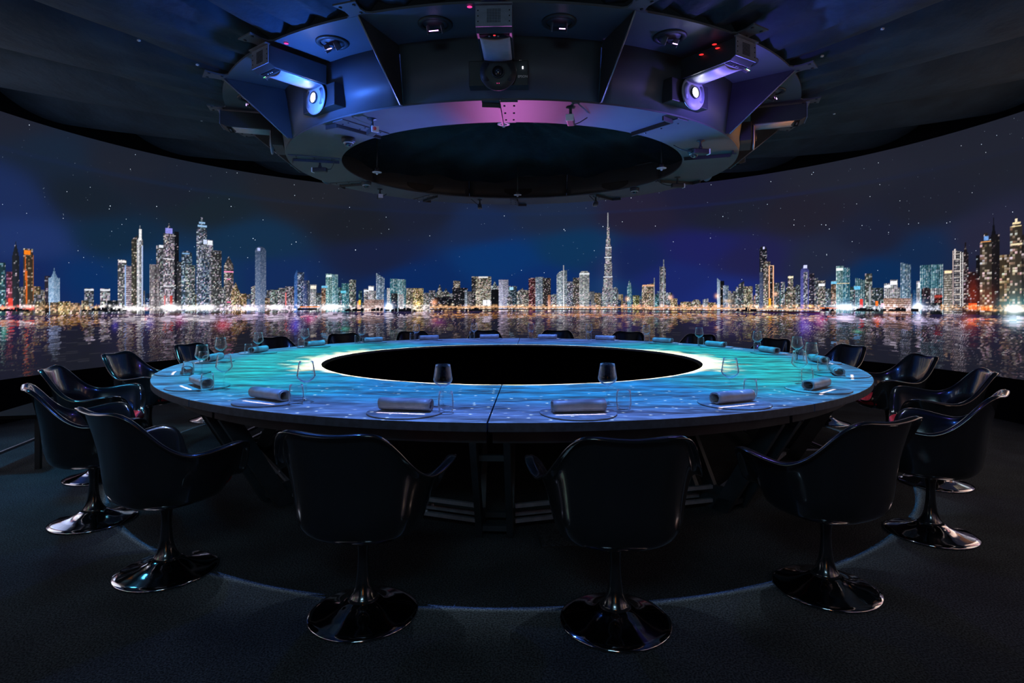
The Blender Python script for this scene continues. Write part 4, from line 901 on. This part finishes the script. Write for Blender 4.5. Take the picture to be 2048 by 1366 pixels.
for k, lst in ((0, [(-.14, -2.53, 2.962)]), (1, [(-.115, -2.36, 2.90), (-.115, -2.46, 2.93), (-.11, -2.48, 2.90)]), (9, [(.13, -2.50, 2.962)])):
    for x, y, z in lst:
        m = M(); m.lathe([(0, 0), (.015, .001), (0, .006)], 10, (x, y, z)); m.build('indicator_light', MT['redled' if k == 1 else 'pink'], units[k])
# light from the two lit lenses washing over the drum
for k, cols in ((9, ((.05, .20, 1), 26)), (1, ((.22, .16, 1), 12))):
    p = pol(2.42, A0+36*k+4, 2.58); point('lens_glow', p, cols[0], cols[1], .03)

# sensors and cameras under the ring
def sensor():
    t = empty('tracking_camera')
    m = M(); m.lathe([(0, 0), (.03, 0), (.03, -.006), (.010, -.010), (.010, -.045), (.016, -.05), (.016, -.066), (0, -.070)], 18); m.build('ball_mount', MT['rigd'], t)
    m = M(); m.box((0, .0, -.088), (.13, .05, .04)); m.build('body', MT['rigd'], t, bevel=.008)
    m = M(); m.box((.068, 0, -.088), (.012, .052, .044)); m.build('face', MT['white'], t, bevel=.004)
    m = M(); m.tube([(-.066, 0, -.088), (-.11, .01, -.085), (-.15, .05, -.06), (-.18, .10, -.02)], .004, 6); m.build('cable', MT['rigd'], t)
    return t
sn = sensor()
SL = [(1.95, -30.1, -60, 'white-faced box camera with red sticker under front left of ring'), (1.80, -75.7, 172, 'black box camera with pale square tip under left side of ring'), (1.98, 11.2, -100, 'white box camera under front of ring, right of centre'), (1.87, 53.3, 10, 'black box camera with pale tip under right side of ring'),
      (1.74, 100.2, 10, 'low box camera with white tip under the right back of ring'), (1.80, -122.7, -70, 'small box camera under the back left of ring'), (1.75, -166.5, 90, 'box camera under the back of ring, left of centre'), (1.80, 145.1, 90, 'box camera under the back of ring, right of centre')]
for k, (r, a, h, lab) in enumerate(SL):
    c = sn if k == 0 else copy_tree(sn); c.location = pol(r, a, RZ); c.rotation_euler = (0, 0, rad(h)); c['label'] = lab; c['category'] = 'camera'; c['group'] = 'box cameras under the ring'
m = M(); m.lathe([(0, .0), (.013, 0), (.013, .002), (0, .002)], 16, (.074, -.006, -.086), Matrix.Rotation(PI/2, 3, 'Y')); m.build('sticker', MT['orange'], sn)
def domecam():
    t = empty('dome_camera')
    m = M(); m.lathe([(0, 0), (.052, 0), (.054, -.006), (.052, -.03), (.046, -.036), (.036, -.036)], 30); m.build('housing', MT['rigd'], t)
    m = M(); m.lathe([(.036, -.034)]+[(.036*math.cos(q*PI/16), -.034-.036*math.sin(q*PI/16)) for q in range(1, 8)]+[(0, -.07)], 26); m.build('dome', MT['dome'], t)
    m = M(); m.lathe([(.035, -.038), (.039, -.037), (.039, -.043), (.035, -.043)], 26, close=True); m.build('trim_ring', MT['white'], t)
    return t
dc = domecam()
for k, (r, a, lab) in enumerate([(1.75, -47.0, 'black dome camera under front left of ring'), (1.745, 61.7, 'black dome camera under right side of ring'), (1.66, -109.3, 'black dome camera under back left of ring'), (1.66, 123, 'black dome camera under back right of ring')]):
    c = dc if k == 0 else copy_tree(dc); c.location = pol(r, a, RZ); c['label'] = lab; c['category'] = 'camera'; c['group'] = 'dome cameras under the ring'
def rotorlamp():
    t = empty('hanging_sensor')
    m = M(); m.tube([(0, 0, .32), (0, 0, .02)], .006, 8); m.build('rod', MT['rigd'], t)
    m = M(); m.lathe([(0, .03), (.02, .03), (.022, .0), (0, -.004)], 16); m.build('body', MT['rigd'], t)
    m = M(); m.lathe([(.022, -.004), (.045, -.006), (.045, -.012), (.022, -.012)], 20, close=True); m.build('ring', MT['white'], t)
    m = M(); m.lathe([(0, -.008), (.012, -.008), (.010, -.03), (0, -.034)], 12); m.build('tip', MT['white'], t)
    return t
rl = rotorlamp()
for k, (r, a, z, lab) in enumerate([(1.56, -2.2, 2.60, 'small white sensor hanging at front rim of ring opening'), (1.306, -84.9, 2.56, 'small white sensor hanging inside left of ring opening'), (1.427, 78, 2.56, 'small white sensor hanging inside right of ring opening'), (1.13, 176.7, 2.56, 'small white sensor hanging inside back of ring opening')]):
    c = rl if k == 0 else copy_tree(rl); c.location = pol(r, a, z); c['label'] = lab; c['category'] = 'sensor'; c['group'] = 'small hanging sensors in the ring opening'

# low dark metal bench against the wall at far left
bn = empty('metal_bench', (-3.98, -.65, 0), rad(-78), label='low dark metal bench against the wall behind the left chairs', category='bench')
m = M(); m.box((0, 0, .42), (1.3, .36, .03)); m.build('seat', MT['black'], bn, bevel=.004)
for x in (-.58, .58):
    for y in (-.15, .15):
        m = M(); m.box((x, y, .203), (.035, .035, .404)); m.build('leg', MT['rigd'], bn)
m = M(); m.box((0, -.15, .12), (1.12, .02, .02)); m.build('stretcher', MT['rail'], bn)

# two glowing panels added behind the viewer, seen only mirrored in the chairs
m = M(); m.box((.02, -7.26, 1.30), (.34, .04, .95)); m.build('glow_panel_1', mat('orange_glow_panel', (.05, .02, .01), .3, emit=(1, .33, .05), es=3.0), kind='structure')
m = M(); m.box((-.95, -7.26, 1.35), (.5, .04, .7)); m.build('glow_panel_2', mat('teal_glow_panel', (.01, .04, .05), .3, emit=(.25, .75, 1), es=.9), kind='structure')
